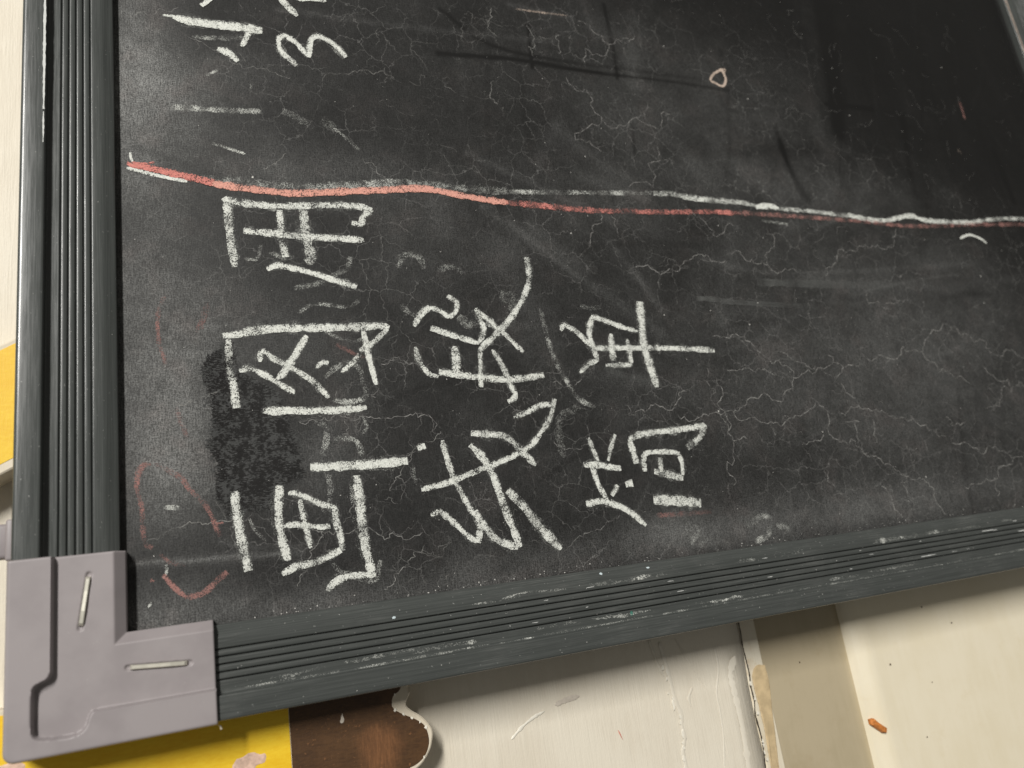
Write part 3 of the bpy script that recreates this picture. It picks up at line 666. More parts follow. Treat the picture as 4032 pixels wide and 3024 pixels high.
def wavy_wall(name, x0, x1, y0, y1, z, mat, edge_x=None, amp=0.0):
    """front sheet with slightly uneven relief and a ragged vertical edge, with a back"""
    xs = np.concatenate([np.linspace(x0, x1, 60)])
    ys = np.linspace(y0, y1, 80)
    V, F = [], []
    for j, y in enumerate(ys):
        for i, x in enumerate(xs):
            zz = z + 0.00035 * mnoise.noise(Vector((x * 14, y * 14, 3.1))) + 0.00012 * mnoise.noise(Vector((x * 60, y * 60, 1.7)))
            xx = x
            if edge_x and i == len(xs) - 1:
                xx = x + amp * mnoise.noise(Vector((5.2, y * 60, 0.3))) + 0.4 * amp * mnoise.noise(Vector((1.2, y * 260, 0.3)))
                zz -= 0.0004
            V.append((xx, y, zz))
    nx = len(xs)
    for j in range(len(ys) - 1):
        for i in range(nx - 1):
            a = j * nx + i
            F.append((a, a + 1, a + nx + 1, a + nx))
    # edges down to a back sheet
    rim = [i for i in range(nx)] + [j * nx + nx - 1 for j in range(1, len(ys))] + [(len(ys) - 1) * nx + i for i in range(nx - 2, -1, -1)] + [j * nx for j in range(len(ys) - 2, 0, -1)]
    b = len(V)
    for r in rim:
        V.append((V[r][0], V[r][1], z - 0.03))
    m = len(rim)
    for i in range(m):
        F.append((rim[i], b + i, b + (i + 1) % m, rim[(i + 1) % m]))
    F.append(tuple(b + i for i in range(m))[::-1])
    return obj(name, mesh(V, F, True), mat)

wall = wavy_wall('wall', -0.45, 0.2674, -0.35, 0.75, ZW, M_WALL, True, 0.0016)
tag(wall, kind='structure')
strip = wavy_wall('wall_strip', 0.2681, 0.2768, -0.35, 0.75, ZW - 0.0004, M_STRIP, True, 0.0010)
tag(strip, kind='structure')
band = slab('wall_band', 0.2740, 0.3300, -0.35, 0.75, ZW - 0.0045, ZW - 0.03, M_BAND)
tag(band, kind='structure')
panel = wavy_wall('wall_panel', 0.3282, 1.10, -0.35, 0.75, ZW - 0.0012, M_PANEL, False, 0.0)
tag(panel, kind='structure')
backing = slab('wall_backing', -0.5, 1.15, -0.4, 0.8, ZW - 0.0305, ZW - 0.05, M_DARK)
tag(backing, kind='structure')

def flake(name, s, z, th, mat, parent, width=None, wob=0.18):
    """a thin raised smear: a path with a width, or a filled outline"""
    pts = parse(s)
    if width:
        p = smooth_path(pts, 1.0)
        n = len(p); d = np.gradient(p, axis=0); L = np.hypot(d[:, 0], d[:, 1]) + 1e-9
        w = np.array([width / 2 * (0.55 + 0.9 * abs(mnoise.noise(Vector((i * 0.5, width, 7.7)))) ) for i in range(n)])
        w *= np.clip(np.minimum(np.arange(n), np.arange(n)[::-1]) / 2.0 + 0.25, 0, 1)
        a = np.stack([p[:, 0] - d[:, 1] / L * w, p[:, 1] + d[:, 0] / L * w], 1)
        b = np.stack([p[:, 0] + d[:, 1] / L * w, p[:, 1] - d[:, 0] / L * w], 1)
        V = []
        for i in range(n):
            m = (a[i] + b[i]) / 2
            V += [(a[i][0] * MM, a[i][1] * MM, z), (m[0] * MM, m[1] * MM, z + th), (b[i][0] * MM, b[i][1] * MM, z)]
        F = []
        for i in range(n - 1):
            k = 3 * i
            F += [(k, k + 1, k + 4, k + 3), (k + 1, k + 2, k + 5, k + 4)]
        return obj(name, mesh(V, F, True), mat, parent)
    P = smooth_path(pts + [pts[0]], 0.5)[:-1]
    P = P + rng.normal(0, wob * 0.35, P.shape)
    c = P.mean(0)
    n = len(P)
    V = [(x * MM, y * MM, z) for x, y in P] + [((c[0] + (x - c[0]) * 0.85) * MM, (c[1] + (y - c[1]) * 0.85) * MM, z + th) for x, y in P] + [(c[0] * MM, c[1] * MM, z + th)]
    F = [(i, (i + 1) % n, n + (i + 1) % n, n + i) for i in range(n)] + [(n + i, n + (i + 1) % n, 2 * n) for i in range(n)]
    return obj(name, mesh(V, F, False), mat, parent)

ZF = ZW + 0.0002
flake('paint_scratch', '156.1,-28.4 160.9,-25.1 166.4,-22.5 171.0,-21.3', ZF, 0.00025, M_WHITE, wall, 1.3)
flake('glue_smear', '175.7,-19.9 181.1,-18.9 186.5,-18.6', ZF, 0.0002, M_GREY_SMEAR, wall, 2.6)
flake('crayon_tick', '201.0,-33.9 202.4,-37.8', ZF, 0.00012, M_REDMARK, wall, 0.6)
flake('paint_drip', '226.8,-4.7 228.1,-13.9 228.6,-19.4 229.2,-27.7 230.8,-33.4 230.2,-37.9 230.4,-42.6 228.4,-47.4 228.5,-52.0 229,-62', ZF, 0.0003, M_DRIP, wall, 2.4)
flake('paint_drip', '238.5,-24.6 235.9,-28.2 236.0,-31.6', ZF, 0.00022, M_DRIP, wall, 1.6)
flake('paint_drip', '234.6,-4.5 239.8,-15.8 245.1,-26.5', ZF, 0.0002, M_DRIP, wall, 0.5)
flake('paint_drip', '253.5,-11.0 253.1,-19.5 249.9,-28.7 249.7,-36.2 248.9,-46.2 246.4,-57.4', ZF, 0.00022, M_DRIP, wall, 1.1)
flake('paint_drip', '262.7,-16.1 258.7,-22.5 258.7,-31.0 259.1,-44.8 257.8,-65', ZF, 0.00022, M_DRIP, wall, 3.4)
flake('paint_drip', '222,-3 224,-12 226,-18', ZF, 0.0003, M_DRIP, wall, 1.2)
for s, r in (('300,-25', .9), ('349,-34', 1.0), ('372,-46', .6), ('395,-22', .8), ('378,-12', .9), ('360,-68', .6)):
    x, y = parse(s)[0]
    tgt = band if x < 328 else panel
    z = (ZW - 0.0043) if x < 328 else (ZW - 0.0008)
    pts = ' '.join('%.2f,%.2f' % (x + r * 0.5 * math.cos(a) * random.uniform(.7, 1.2), y + r * 0.5 * math.sin(a) * random.uniform(.7, 1.2)) for a in np.linspace(0, 6.28, 7)[:-1])
    flake('grime_speck', pts, z, 0.0001, M_BACK, tgt, None, 0.05)
flake('wall_crack', '267.9,2 268.1,-7.5 267.7,-13.3 268.2,-23.5 267.6,-29.0 267.8,-35.4 266.9,-40.1 267.4,-46.5 267.5,-52.6 266.4,-61.5 266.0,-70', ZW + 0.0003, 0.0001, M_DARK, wall, 0.75)
for i in range(15):
    q = smooth_path(parse('226.0,-12 227.6,-19.4 228.2,-27.7 230.0,-33.4 229.6,-37.9 229.8,-42.6 228.0,-47.4 228.2,-52.0 228.6,-62'), .5)
    x, y = q[int(len(q) * (i + random.random()) / 15)] + rng.normal(0, .5, 2)
    a_, b_ = random.uniform(.25, .8), random.uniform(.6, 1.9)
    pts = ' '.join('%.2f,%.2f' % (x + a_ * math.cos(a) * random.uniform(.5, 1.3), y + b_ * math.sin(a) * random.uniform(.5, 1.3)) for a in np.linspace(0, 6.28, 8)[:-1])
    flake('paint_flake', pts, ZF + 0.0001, 0.0003, M_WHITE, wall, None, 0.1)
for i in range(7):
    x, y = 266.6 + rng.normal(0, .4) + 1.4, rng.uniform(-60, -26)
    pts = ' '.join('%.2f,%.2f' % (x + .5 * math.cos(a) * random.uniform(.5, 1.3), y + 1.1 * math.sin(a) * random.uniform(.5, 1.3)) for a in np.linspace(0, 6.28, 8)[:-1])
    flake('paint_flake', pts, ZW + 0.0002, 0.0004, M_WHITE, strip, None, 0.1)
flake('bare_filler', '277.3,-22.2 272.9,-21.7 270.0,-24.2 269.2,-29.1 270,-45 269.4,-64 272.5,-66 274.8,-52 276.2,-40 277.6,-30', ZW + 0.0001, 0.00025, plain('bare_beige_filler', (0.56, 0.43, 0.25), 0.7, 0, .15, 200), strip)

# ------------------------------------------------------------------ painted cutouts fixed to the wall
ZC = -0.0065
def extrude_outline(name, pts, z0, z1, mat, parent=None, bev=0.5):
    P = np.array(pts, float)
    area = 0.5 * np.sum(P[:, 0] * np.roll(P[:, 1], -1) - np.roll(P[:, 0], -1) * P[:, 1])
    if area < 0: P = P[::-1]
    n = len(P)
    t = np.roll(P, -1, 0) - np.roll(P, 1, 0)
    t /= np.hypot(t[:, 0], t[:, 1])[:, None] + 1e-9
    I = P + np.stack([-t[:, 1], t[:, 0]], 1) * bev
    bm = bmesh.new()
    rings = []
    for Q, z in ((P, z0), (P, z1 - bev * MM * 0.7), (I, z1)):
        rings.append([bm.verts.new((x * MM, y * MM, z)) for x, y in Q])
    for a, b in zip(rings[:-1], rings[1:]):
        for i in range(n):
            bm.faces.new((a[i], a[(i + 1) % n], b[(i + 1) % n], b[i]))
    for ring, up in ((rings[-1], True), (rings[0], False)):
        for tri in tessellate_polygon([[Vector((v.co.x * 1000, v.co.y * 1000, 0)) for v in ring]]):
            try: bm.faces.new([ring[i] for i in tri])
            except ValueError: pass
    bmesh.ops.recalc_face_normals(bm, faces=bm.faces)
    me = bpy.data.meshes.new(name); bm.to_mesh(me); bm.free()
    return obj(name, me, mat, parent)

def sheet(name, pts, z, mat, parent, th=0.00015, lobe=None):
    o = extrude_outline(name, pts, z - 0.0008, z + th, mat, parent, 0.12)
    if lobe is not None:
        # finer sheet so the worn orange lobe can follow its outline
        bm = bmesh.new(); bm.from_mesh(o.data)
        for _ in range(4):
            bmesh.ops.subdivide_edges(bm, edges=[e for e in bm.edges if e.calc_length() > 0.002], cuts=1)
            bmesh.ops.triangulate(bm, faces=[f for f in bm.faces if len(f.verts) > 4])
        bm.to_mesh(o.data); bm.free()
        co = np.array([v.co[:2] for v in o.data.vertices]) * 1000
        a = o.data.attributes.new('lobe', 'FLOAT', 'POINT')
        a.data.foreach_set('value', (-poly_sd(co, np.array(lobe))).astype(np.float32))
    return o

def poly_sd(p, poly):
    """signed distance of points p to polygon (negative inside)"""
    d = np.full(len(p), 1e9); ins = np.zeros(len(p), bool)
    n = len(poly)
    for i in range(n):
        a, b = poly[i], poly[(i + 1) % n]
        e = b - a; w = p - a
        t = np.clip((w @ e) / (e @ e + 1e-12), 0, 1)
        q = w - t[:, None] * e
        d = np.minimum(d, np.hypot(q[:, 0], q[:, 1]))
        c = ((a[1] <= p[:, 1]) != (b[1] <= p[:, 1]))
        with np.errstate(divide='ignore', invalid='ignore'):
            xi = a[0] + (p[:, 1] - a[1]) / (b[1] - a[1]) * (b[0] - a[0])
        ins ^= c & (p[:, 0] < xi)
    return np.where(ins, -d, d)

brown = parse('75.8,22 96,20 110,12 114.5,3 113.2,-2.1 110.6,-3.9 109.8,-6.6 110.7,-8.4 113.5,-10.4 117.6,-12.8 120.4,-15.3 121.4,-18.8 121.2,-21.6 119.6,-24.6 116.6,-26.7 112.0,-28.0 104,-31 98,-38 92,-52 75.8,-60')
brown = [tuple(p) for p in smooth_path(brown[1:-1], 0.8)]
outline_r = [tuple(p) for p in smooth_path(parse('113,24 118,16 117,4 115.9,-2.3 116.6,-3.9 115.4,-5.9 114.8,-7.6 116.4,-9.6 119.6,-12.1 122.4,-15.7 123.1,-18 122.6,-20.6 121.3,-23.6 118.0,-27.2 113,-29.6 105.2,-32.6 99.6,-39 93.6,-53 88,-62'), 0.8)]
cut = bpy.data.objects.new('wall_cutout', None); COL.objects.link(cut)
cut.location = (0.05, -0.02, ZW)
tag(cut, 'thick wooden cutout painted yellow and brown, with wavy cream edge, below the bracket corner', 'wall decoration')
def under(o, p):
    o.parent = p; o.matrix_parent_inverse = Matrix.Translation(-p.location); return o
body_pts = [(-42, 12.6), (-20, 13.2), (0, 13), (20, 15), (50, 23.6), (80, 24)] + outline_r + [(76, -63), (20, -66), (-40, -62), (-52, -30)]
under(extrude_outline('cutout_body', body_pts, ZW - 0.0005, ZC, M_CUT), cut)
lobe = parse('98.4,-12.2 105.6,-11.4 111.8,-15.3 112.4,-20.4 108.8,-26.5 99.6,-28.5 96.4,-16.3')
yel = under(sheet('yellow_field', [(-40, 11.0), (-20, 11.6), (0, 11.4), (20, 13.2), (50, 22), (75.75, 22), (75.75, -60), (20, -64), (-38, -60), (-50, -30)], ZC, M_YELLOW, None), cut)
brn = under(sheet('brown_field', [(75.9, 22)] + brown + [(75.9, -60)], ZC, M_BROWN, None, 0.00013, lobe), cut)
under(flake('paint_chip', '57.9,-15.2 59.2,-13.6 61,-13.2 63.6,-12.3 66,-13.3 68.0,-13.7 67.5,-16.0 65,-16.6 63.4,-18.9 58,-18', ZC + 0.00016, 0.0001, M_CHIP, None), cut)
under(flake('paint_chip', '-6,-2.3 -3,-1.9 -1.3,-2.0 1.2,-2.4 1.9,-3.9 0,-7 -6,-8', ZC + 0.00016, 0.0001, M_CHIP, None), cut)
under(flake('paint_chip', '92.9,-6.2 93.5,-8.2 92.9,-9.3 91.9,-8.9 92.4,-7.4', ZC + 0.00016, 0.00012, M_GREY_SMEAR, None), cut)
for i, (x, y) in enumerate(brown):
    if -30 < y < -2 and random.random() < 0.13:
        pts = ' '.join('%.2f,%.2f' % (x + random.uniform(.15, .7) * math.cos(a), y + random.uniform(.2, .9) * math.sin(a)) for a in np.linspace(0, 6.28, 7)[:-1])
        under(flake('paint_chip', pts, ZC + 0.00016, 0.0001, M_WHITE, None, None, 0.05), cut)

cut2 = bpy.data.objects.new('wall_cutout', None); COL.objects.link(cut2)
cut2.location = (-0.02, 0.10, ZW)
tag(cut2, 'plain yellow slanting cutout with cream edge, left of the upright rail', 'wall decoration')
def band_pts(lo, hi): return [(-80, lo - 43.5), (-40, lo - 20.5), (-3, lo), (40, lo + 20), (40, hi + 18), (-3, hi), (-40, hi - 21.5), (-80, hi - 46)]
under(extrude_outline('cutout_body', band_pts(84.6, 128.4), ZW - 0.0005, ZC, M_CUT), cut2)
under(sheet('yellow_field', band_pts(87.9, 126.6), ZC, M_YELLOW, None), cut2)

# ------------------------------------------------------------------ the chalkboard
board = bpy.data.objects.new('chalkboard', None)
COL.objects.link(board)
tag(board, 'black chalkboard with cracked dusty face, dark ribbed rails and chalk writing', 'chalkboard')

X0, X1, Y0, Y1 = 27.0, 574.0, 27.0, 432.0
step = 1.0
xs = np.arange(X0, X1 + step * .5, step); ys = np.arange(Y0, Y1 + step * .5, step)
GX, GY = np.meshgrid(xs, ys)
pts = np.stack([GX.ravel(), GY.ravel()], 1)
nxg, nyg = len(xs), len(ys)
dust = np.full(len(pts), 0.050)
for i, b in enumerate(BLOBS.split()):  # dust patches, and a lighter sheen panel painted in above the middle
    x, y, rx, ry, a = (float(v) for v in b.split(','))
    dust += a * 0.50 * np.exp(-(((pts[:, 0] - x) / rx) ** 2 + ((pts[:, 1] - y) / ry) ** 2))
def path_dist(p, path):
    d = np.full(len(p), 1e9); al = np.zeros(len(p))
    for a, b in zip(path[:-1], path[1:]):
        e = b - a; w = p - a
        t = np.clip((w @ e) / (e @ e + 1e-9), 0, 1)
        q = w - t[:, None] * e
        d = np.minimum(d, np.hypot(q[:, 0], q[:, 1]))
    return d
for line in WIPES_AND_REFLECTIONS.strip().splitlines():  # wipes in the dust, plus dark streaks painted in as mirror reflections
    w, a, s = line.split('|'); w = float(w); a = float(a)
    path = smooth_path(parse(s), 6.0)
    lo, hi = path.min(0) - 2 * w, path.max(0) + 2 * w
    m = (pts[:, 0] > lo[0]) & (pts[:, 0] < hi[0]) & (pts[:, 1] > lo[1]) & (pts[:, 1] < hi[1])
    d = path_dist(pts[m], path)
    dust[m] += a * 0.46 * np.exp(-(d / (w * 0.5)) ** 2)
# overlapping sweeps of the eraser
for i in range(150):
    cx, cy = rng.uniform(40, 560), rng.uniform(35, 390)
    ang = math.radians(rng.normal(78, 16) if cy > 190 or rng.random() < .3 else rng.normal(6, 14))
    L = rng.uniform(25, 90); bend = rng.uniform(-.25, .25)
    tt = np.linspace(-.5, .5, 6)
    path = np.stack([cx + L * (tt * math.cos(ang) - bend * (tt ** 2) * math.sin(ang)), cy + L * (tt * math.sin(ang) + bend * (tt ** 2) * math.cos(ang))], 1)
    w = rng.uniform(1.0, 2.6) if rng.random() < .6 else rng.uniform(4, 11)
    lo, hi = path.min(0) - 2 * w, path.max(0) + 2 * w
    m = (pts[:, 0] > lo[0]) & (pts[:, 0] < hi[0]) & (pts[:, 1] > lo[1]) & (pts[:, 1] < hi[1])
    if m.any():
        d = path_dist(pts[m], path)
        dust[m] *= 1 + rng.uniform(-.32, .45) * np.clip(1.4 - 1.4 * d / w, 0, 1)
# darkened far upper corner: the dark room's reflection painted as less dust
dust *= 1 - 0.85 / (1 + np.exp(-((pts[:, 0] - 330) * 0.5 + (pts[:, 1] - 260) * 0.85) / 22.0))
dust = np.clip(dust, 0.004, 0.6)
patch_sd = -poly_sd(pts, np.array(parse(PATCH)))
V = np.zeros((len(pts), 3)); V[:, :2] = pts * MM
idx = np.arange(nxg * nyg).reshape(nyg, nxg)
F = np.stack([idx[:-1, :-1], idx[:-1, 1:], idx[1:, 1:], idx[1:, :-1]], -1).reshape(-1, 4)
me = bpy.data.meshes.new('writing_surface')
me.vertices.add(len(V)); me.vertices.foreach_set('co', V.ravel())
me.loops.add(F.size); me.loops.foreach_set('vertex_index', F.ravel().astype(np.int32))
me.polygons.add(len(F)); me.polygons.foreach_set('loop_start', np.arange(0, F.size, 4, dtype=np.int32))
me.update(calc_edges=True)
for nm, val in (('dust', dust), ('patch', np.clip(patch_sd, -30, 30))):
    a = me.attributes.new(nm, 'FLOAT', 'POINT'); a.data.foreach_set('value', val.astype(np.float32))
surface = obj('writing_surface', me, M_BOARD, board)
slab('backing_sheet', 0.010, 0.592, 0.010, 0.440, -0.0006, -0.0045, M_BACK, board)

NAMES = {'yong': 'chalk_character', 'tu': 'chalk_character', 'hua': 'chalk_character', 'wo': 'chalk_character', 'duan': 'chalk_character',
         'dan': 'chalk_character', 'jian': 'chalk_character', 'three': 'chalk_numeral', 'shao': 'chalk_character', 'cut': 'chalk_character',
         'redline': 'chalk_line', 'whiteline': 'chalk_line', 'ring': 'chalk_ring', 'arc': 'chalk_arc', 'smudge': 'chalk_smudge',
         'pinkring': 'chalk_loop', 'streak': 'rubbed_streak'}
LABEL = {'redline': 'red and salmon chalk line', 'whiteline': 'broken white chalk line', 'pinkring': 'faded pink chalk loop', 'ring': 'tiny beige chalk ring',
         'three': 'white chalk numeral three', 'streak': 'grey rubbed streaks', 'arc': 'short white chalk arc'}
sets = {}
z = 0.00010
for line in STROKES.strip().splitlines():
    nm, colr, w, p, s = line.split('|')
    layer = {'smudge': 0.00006, 'streak': 0.00005, 'pinkring': 0.00007, 'whiteline': 0.00012, 'redline': 0.00018}.get(nm, 0.00022)
    if nm not in ('smudge', 'streak', 'pinkring'):
        layer += (z := (z + 0.000003) if z < 0.00019 else 0.0001) - 0.0001
    else:
        layer += random.uniform(0, 0.00001)
    key = (nm, colr) if NAMES[nm] in ('chalk_character', 'chalk_numeral') and nm != 'cut' and colr == 'w' else (nm, colr, len(sets))
    sets.setdefault(key, Ribbons()).add(smooth_path(parse(s), 0.8), float(w) * (1.5 if nm == 'pinkring' else 1.04 if colr != 'g' else 1.0), float(p), layer, wob=0.12 if nm not in ('arc', 'ring') else 0.03, fade=0.95 if colr == 'g' else 0.0)
for key, rb in sets.items():      # dust knocked off the stick, a faint wider margin beside each written stroke
    if len(key) == 2:
        for (path, wdt) in list(rb.paths):
            rb.add(path + rng.normal(0, .25, 2), wdt * 1.35, 0.20, 0.00004 + random.uniform(0, .000008), wob=0.25)
for key, rb in sets.items():
    nm, colr = key[:2]
    part_name = NAMES[nm] if not (colr == 'p' and nm == 'tu') else 'chalk_smudge'
    o = rb.build(part_name, CH[colr], surface)
    if nm in LABEL and part_name == NAMES[nm]: o['label'] = LABEL[nm]

def fracture(pts, amp, rnd):
    """midpoint displacement of a polyline"""
    P = [np.array(p) for p in pts]
    for lev in range(3):
        out = [P[0]]
        for a, b in zip(P[:-1], P[1:]):
            L = np.hypot(*(b - a))
            if L > 0.8:
                m = (a + b) / 2 + np.array([-(b - a)[1], (b - a)[0]]) * rnd.normal(0, amp)
                out.append(m)
            out.append(b)
        P = out
    return np.array(P)
crk = Ribbons()
nodes = []
for line in CRACKS.strip().splitlines():
    w, s = line.split('|')
    p = fracture(parse(s), 0.19, rng)
    crk.add(p, 0.31 * float(w), 0.70 * float(w), 0.00003, True, 0.2)
    nodes += [tuple(q) for q in p[::5]]
nodes = np.array(nodes)
cnt = 0
while cnt < 650:
    if cnt < 260:
        q = nodes[rng.integers(len(nodes))]
    else:
        q = np.array([rng.uniform(70, 560), rng.uniform(30, 330)])
        pr = 0.22 + 0.4 * (q[0] > 130) + 0.38 * (q[0] > 170) * (q[1] < 190)
        if rng.random() > pr: continue
    th = rng.uniform(0, 6.28); n = rng.integers(4, 13)
    pth = [q]
    for i in range(n):
        th += rng.normal(0, 0.75)
        pth.append(pth[-1] + rng.uniform(1.0, 2.4) * np.array([math.cos(th), math.sin(th)]))
    pth = np.array(pth)
    if pth[:, 0].min() < 31 or pth[:, 1].min() < 30 or pth[:, 0].max() > 571: cnt += 1; continue
    crk.add(fracture(pth, 0.12, rng), rng.uniform(0.20, 0.30), rng.uniform(0.12, 0.38), 0.00002, True, 0.2)
    cnt += 1
o = crk.build('hairline_cracks', M_CRACK, surface); o['kind'] = 'stuff'

def specks(name, spots, mat, parent, z, tall=0.25):
    V, F = [], []
    for x, y, r in spots:
        b = len(V); n = 6
        a0 = random.uniform(0, 6.28); el = random.uniform(.7, 1.5)
        zz = z(x, y) if callable(z) else z
        for i in range(n):
            a = a0 + i * 6.283 / n; rr = r * random.uniform(.7, 1.2)
            V.append(((x + rr * math.cos(a) * el) * MM, (y + rr * math.sin(a) / el) * MM, zz))
        V.append((x * MM, y * MM, zz + r * tall * MM))
        F += [(b + i, b + (i + 1) % n, b + n) for i in range(n)]
    return obj(name, mesh(V, F, True), mat, parent)
sp = []
for i in range(520):
    x, y = rng.uniform(32, 570), rng.uniform(31, 370)
    sp.append((x, y, 0.09 + 0.13 * rng.random() ** 3))
for i in range(26):
    sp.append((rng.uniform(60, 560), rng.uniform(35, 330), rng.uniform(0.25, 0.42)))
for i in range(150):   # crumbs gathered along the lower rail
    sp.append((rng.uniform(60, 480), 28.3 + abs(rng.normal(0, 1.2)), 0.08 + 0.2 * rng.random() ** 2))
o = specks('chalk_specks', sp, M_SPECK, surface, 0.00009); o['kind'] = 'stuff'

# --- rails: one ribbed profile swept along each side (d from outer edge, height), millimetres
PROFILE = [(0.0, -5.0), (0.0, 8.5), (0.1, 8.95), (0.35, 9.3), (0.8, 9.5), (1.4, 9.55), (6.6, 9.55), (7.0, 9.5), (7.28, 9.3), (7.4, 8.9), (7.45, 5.75), (7.6, 5.55), (8.0, 5.5), (11.0, 5.6)]
for g in range(5):
    c = 11.55 + 2.26 * g
    PROFILE += [(c - 0.36, 5.60), (c - 0.24, 5.5), (c - 0.18, 4.85), (c + 0.10, 4.8), (c + 0.18, 5.55), (c + 0.34, 5.76), (c + 0.62, 5.8)]
    if g < 4: PROFILE += [(c + 1.13, 5.8), (c + 1.6, 5.74)]
PROFILE += [(22.2, 5.7), (23.6, 5.65), (24.3, 5.55), (24.9, 5.3), (25.5, 4.95), (26.3, 4.5), (27.2, 4.05), (27.7, 3.8), (27.95, 3.55), (28.0, 3.2), (28.0, -5.0)]

def rail(name, a0, a1, put, mat):
    """put(d, along, z) -> world point"""
    n = len(PROFILE); st = np.linspace(a0, a1, 40)
    V = [put(d, s, zz) for s in st for d, zz in PROFILE]
    F = []
    for i in range(len(st) - 1):
        for j in range(n - 1):
            a = i * n + j
            F.append((a, a + 1, a + n + 1, a + n))
        F.append((i * n + n - 1, i * n, (i + 1) * n, (i + 1) * n + n - 1))
    F += [tuple(range(n))[::-1], tuple((len(st) - 1) * n + j for j in range(n))]
    me = mesh([tuple(c * MM for c in v) for v in V], F, False)
    bm = bmesh.new(); bm.from_mesh(me); bmesh.ops.recalc_face_normals(bm, faces=bm.faces)
    bm.to_mesh(me); bm.free()
    me.polygons.foreach_set('use_smooth', [True] * len(me.polygons))
    me.set_sharp_from_angle(angle=math.radians(50))
    return obj(name, me, mat, board)
rl = rail('frame_rail', 28.2, 450.0, lambda d, s, zz: (d, s, zz), M_RAIL_Y); rl['label'] = 'upright ribbed dark rail on the left'
rb_ = rail('frame_rail', 28.2, 600.0, lambda d, s, zz: (s, d, zz), M_RAIL_X); rb_['label'] = 'ribbed dark rail along the bottom, streaked with chalk'
rr = rail('frame_rail', 28.2, 450.0, lambda d, s, zz: (601.5 - d, s, zz), M_RAIL_Y); rr['label'] = 'far upright rail at the right end'

def rail_z(d):
    return float(np.interp(d, [p[0] for p in PROFILE[1:-1]], [p[1] for p in PROFILE[1:-1]])) * MM
# chalk scraped onto the ribs of the bottom rail, more of it towards the right
V, F = [], []
def dash(x, y, L, w, zz, flip=False):
    b = len(V); n = max(3, int(L / 1.2))
    for i in range(n + 1):
        t = i / n; ww = w * (0.4 + 0.6 * math.sin(math.pi * min(max(t, .08), .92))) * random.uniform(.6, 1.2) * .5
        px, py = x + L * t, y + random.uniform(-.05, .05)
        for sgn in (1, -1):
            q = (px, py + sgn * ww) if not flip else (py + sgn * ww, px)
            V.append((q[0] * MM, q[1] * MM, zz + 0.00006))
    for i in range(n):
        k = b + 2 * i
        F.append((k, k + 2, k + 3, k + 1))
ribs = [11.55 + 2.26 * g + 1.13 for g in range(4)]
for i in range(32):
    x = 60 + 440 * rng.random() ** 0.62
    big = x > 300 and rng.random() < 0.4
    y = ribs[rng.integers(4)] + rng.normal(0, .25) if rng.random() < .8 else 22.0 + rng.normal(0, .3)
    dash(x, y, rng.uniform(5, 14) if big else rng.uniform(1, 4), rng.uniform(.35, .6) if big else rng.uniform(.15, .32), max(rail_z(y - .3), rail_z(y + .3), 0.0057))
o = obj('chalk_scrapes', mesh(V, F), M_DASH, rb_); o['kind'] = 'stuff'
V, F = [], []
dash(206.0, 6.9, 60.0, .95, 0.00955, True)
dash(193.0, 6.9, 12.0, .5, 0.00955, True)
obj('chalk_mark', mesh(V, F), M_DASH, rl)
dust_and_highlights = Ribbons()
for x in np.arange(62, 520, 17.0):  # dusty line on the step that also paints in its ridge highlight
    dust_and_highlights.add(np.stack([np.linspace(x, x + rng.uniform(12, 26), 14), np.full(14, 8.0 + rng.normal(0, .1))], 1), rng.uniform(.4, .8), rng.uniform(.12, .38), 0.00562, True, .3)
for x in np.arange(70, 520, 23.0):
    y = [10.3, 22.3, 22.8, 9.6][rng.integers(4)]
    dust_and_highlights.add(np.stack([np.linspace(x, x + rng.uniform(8, 30), 14), np.full(14, y) + np.cumsum(rng.normal(0, .12, 14))], 1), rng.uniform(.6, 1.6), rng.uniform(.12, .34), 0.00576, True, .3)
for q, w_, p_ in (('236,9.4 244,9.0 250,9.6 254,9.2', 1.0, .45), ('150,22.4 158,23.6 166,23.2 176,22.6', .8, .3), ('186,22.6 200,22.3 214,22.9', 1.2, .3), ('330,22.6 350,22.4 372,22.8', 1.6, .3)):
    dust_and_highlights.add(smooth_path(parse(q), .8), w_, p_, 0.00580, True, .3)
o = dust_and_highlights.build('chalk_dust_and_highlights', CH['w'], rb_); o['kind'] = 'stuff'
edge = Ribbons()  # lit edge of the far rail's lip, painted as a beige ribbon
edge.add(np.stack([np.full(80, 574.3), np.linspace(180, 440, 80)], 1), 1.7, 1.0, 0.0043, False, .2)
edge.build('painted_lip_light', CH['p2'], rr)
sp = [(rng.uniform(60, 500), rng.uniform(1, 27), 0.06 + .12 * rng.random() ** 2) for i in range(230)]
o = specks('chalk_specks', sp, M_SPECK, rb_, lambda x, y: rail_z(y), 0.2); o['kind'] = 'stuff'
sp = [(rng.uniform(1, 27), rng.uniform(60, 290), 0.05 + .08 * rng.random() ** 2) for i in range(80)]
o = specks('chalk_specks', sp, M_SPECK, rl, lambda x, y: rail_z(x), 0.2); o['kind'] = 'stuff'
specks('chalk_crumb', [(110.8, 21.9, .75)], M_BLUECHIP, rb_, rail_z(21.9) - .0001, .5)
specks('chalk_crumb', [(192.3, 25.9, .85)], M_BLUECHIP, rb_, rail_z(25.9) - .0002, .5)
specks('chalk_crumb', [(213.0, 25.7, .9)], M_BLUECHIP, rb_, rail_z(25.7) - .0002, .5)
specks('chalk_crumb', [(201.9, 10.2, 1.2)], M_GREENCHIP, rb_, rail_z(10.2) - .0001, .3)

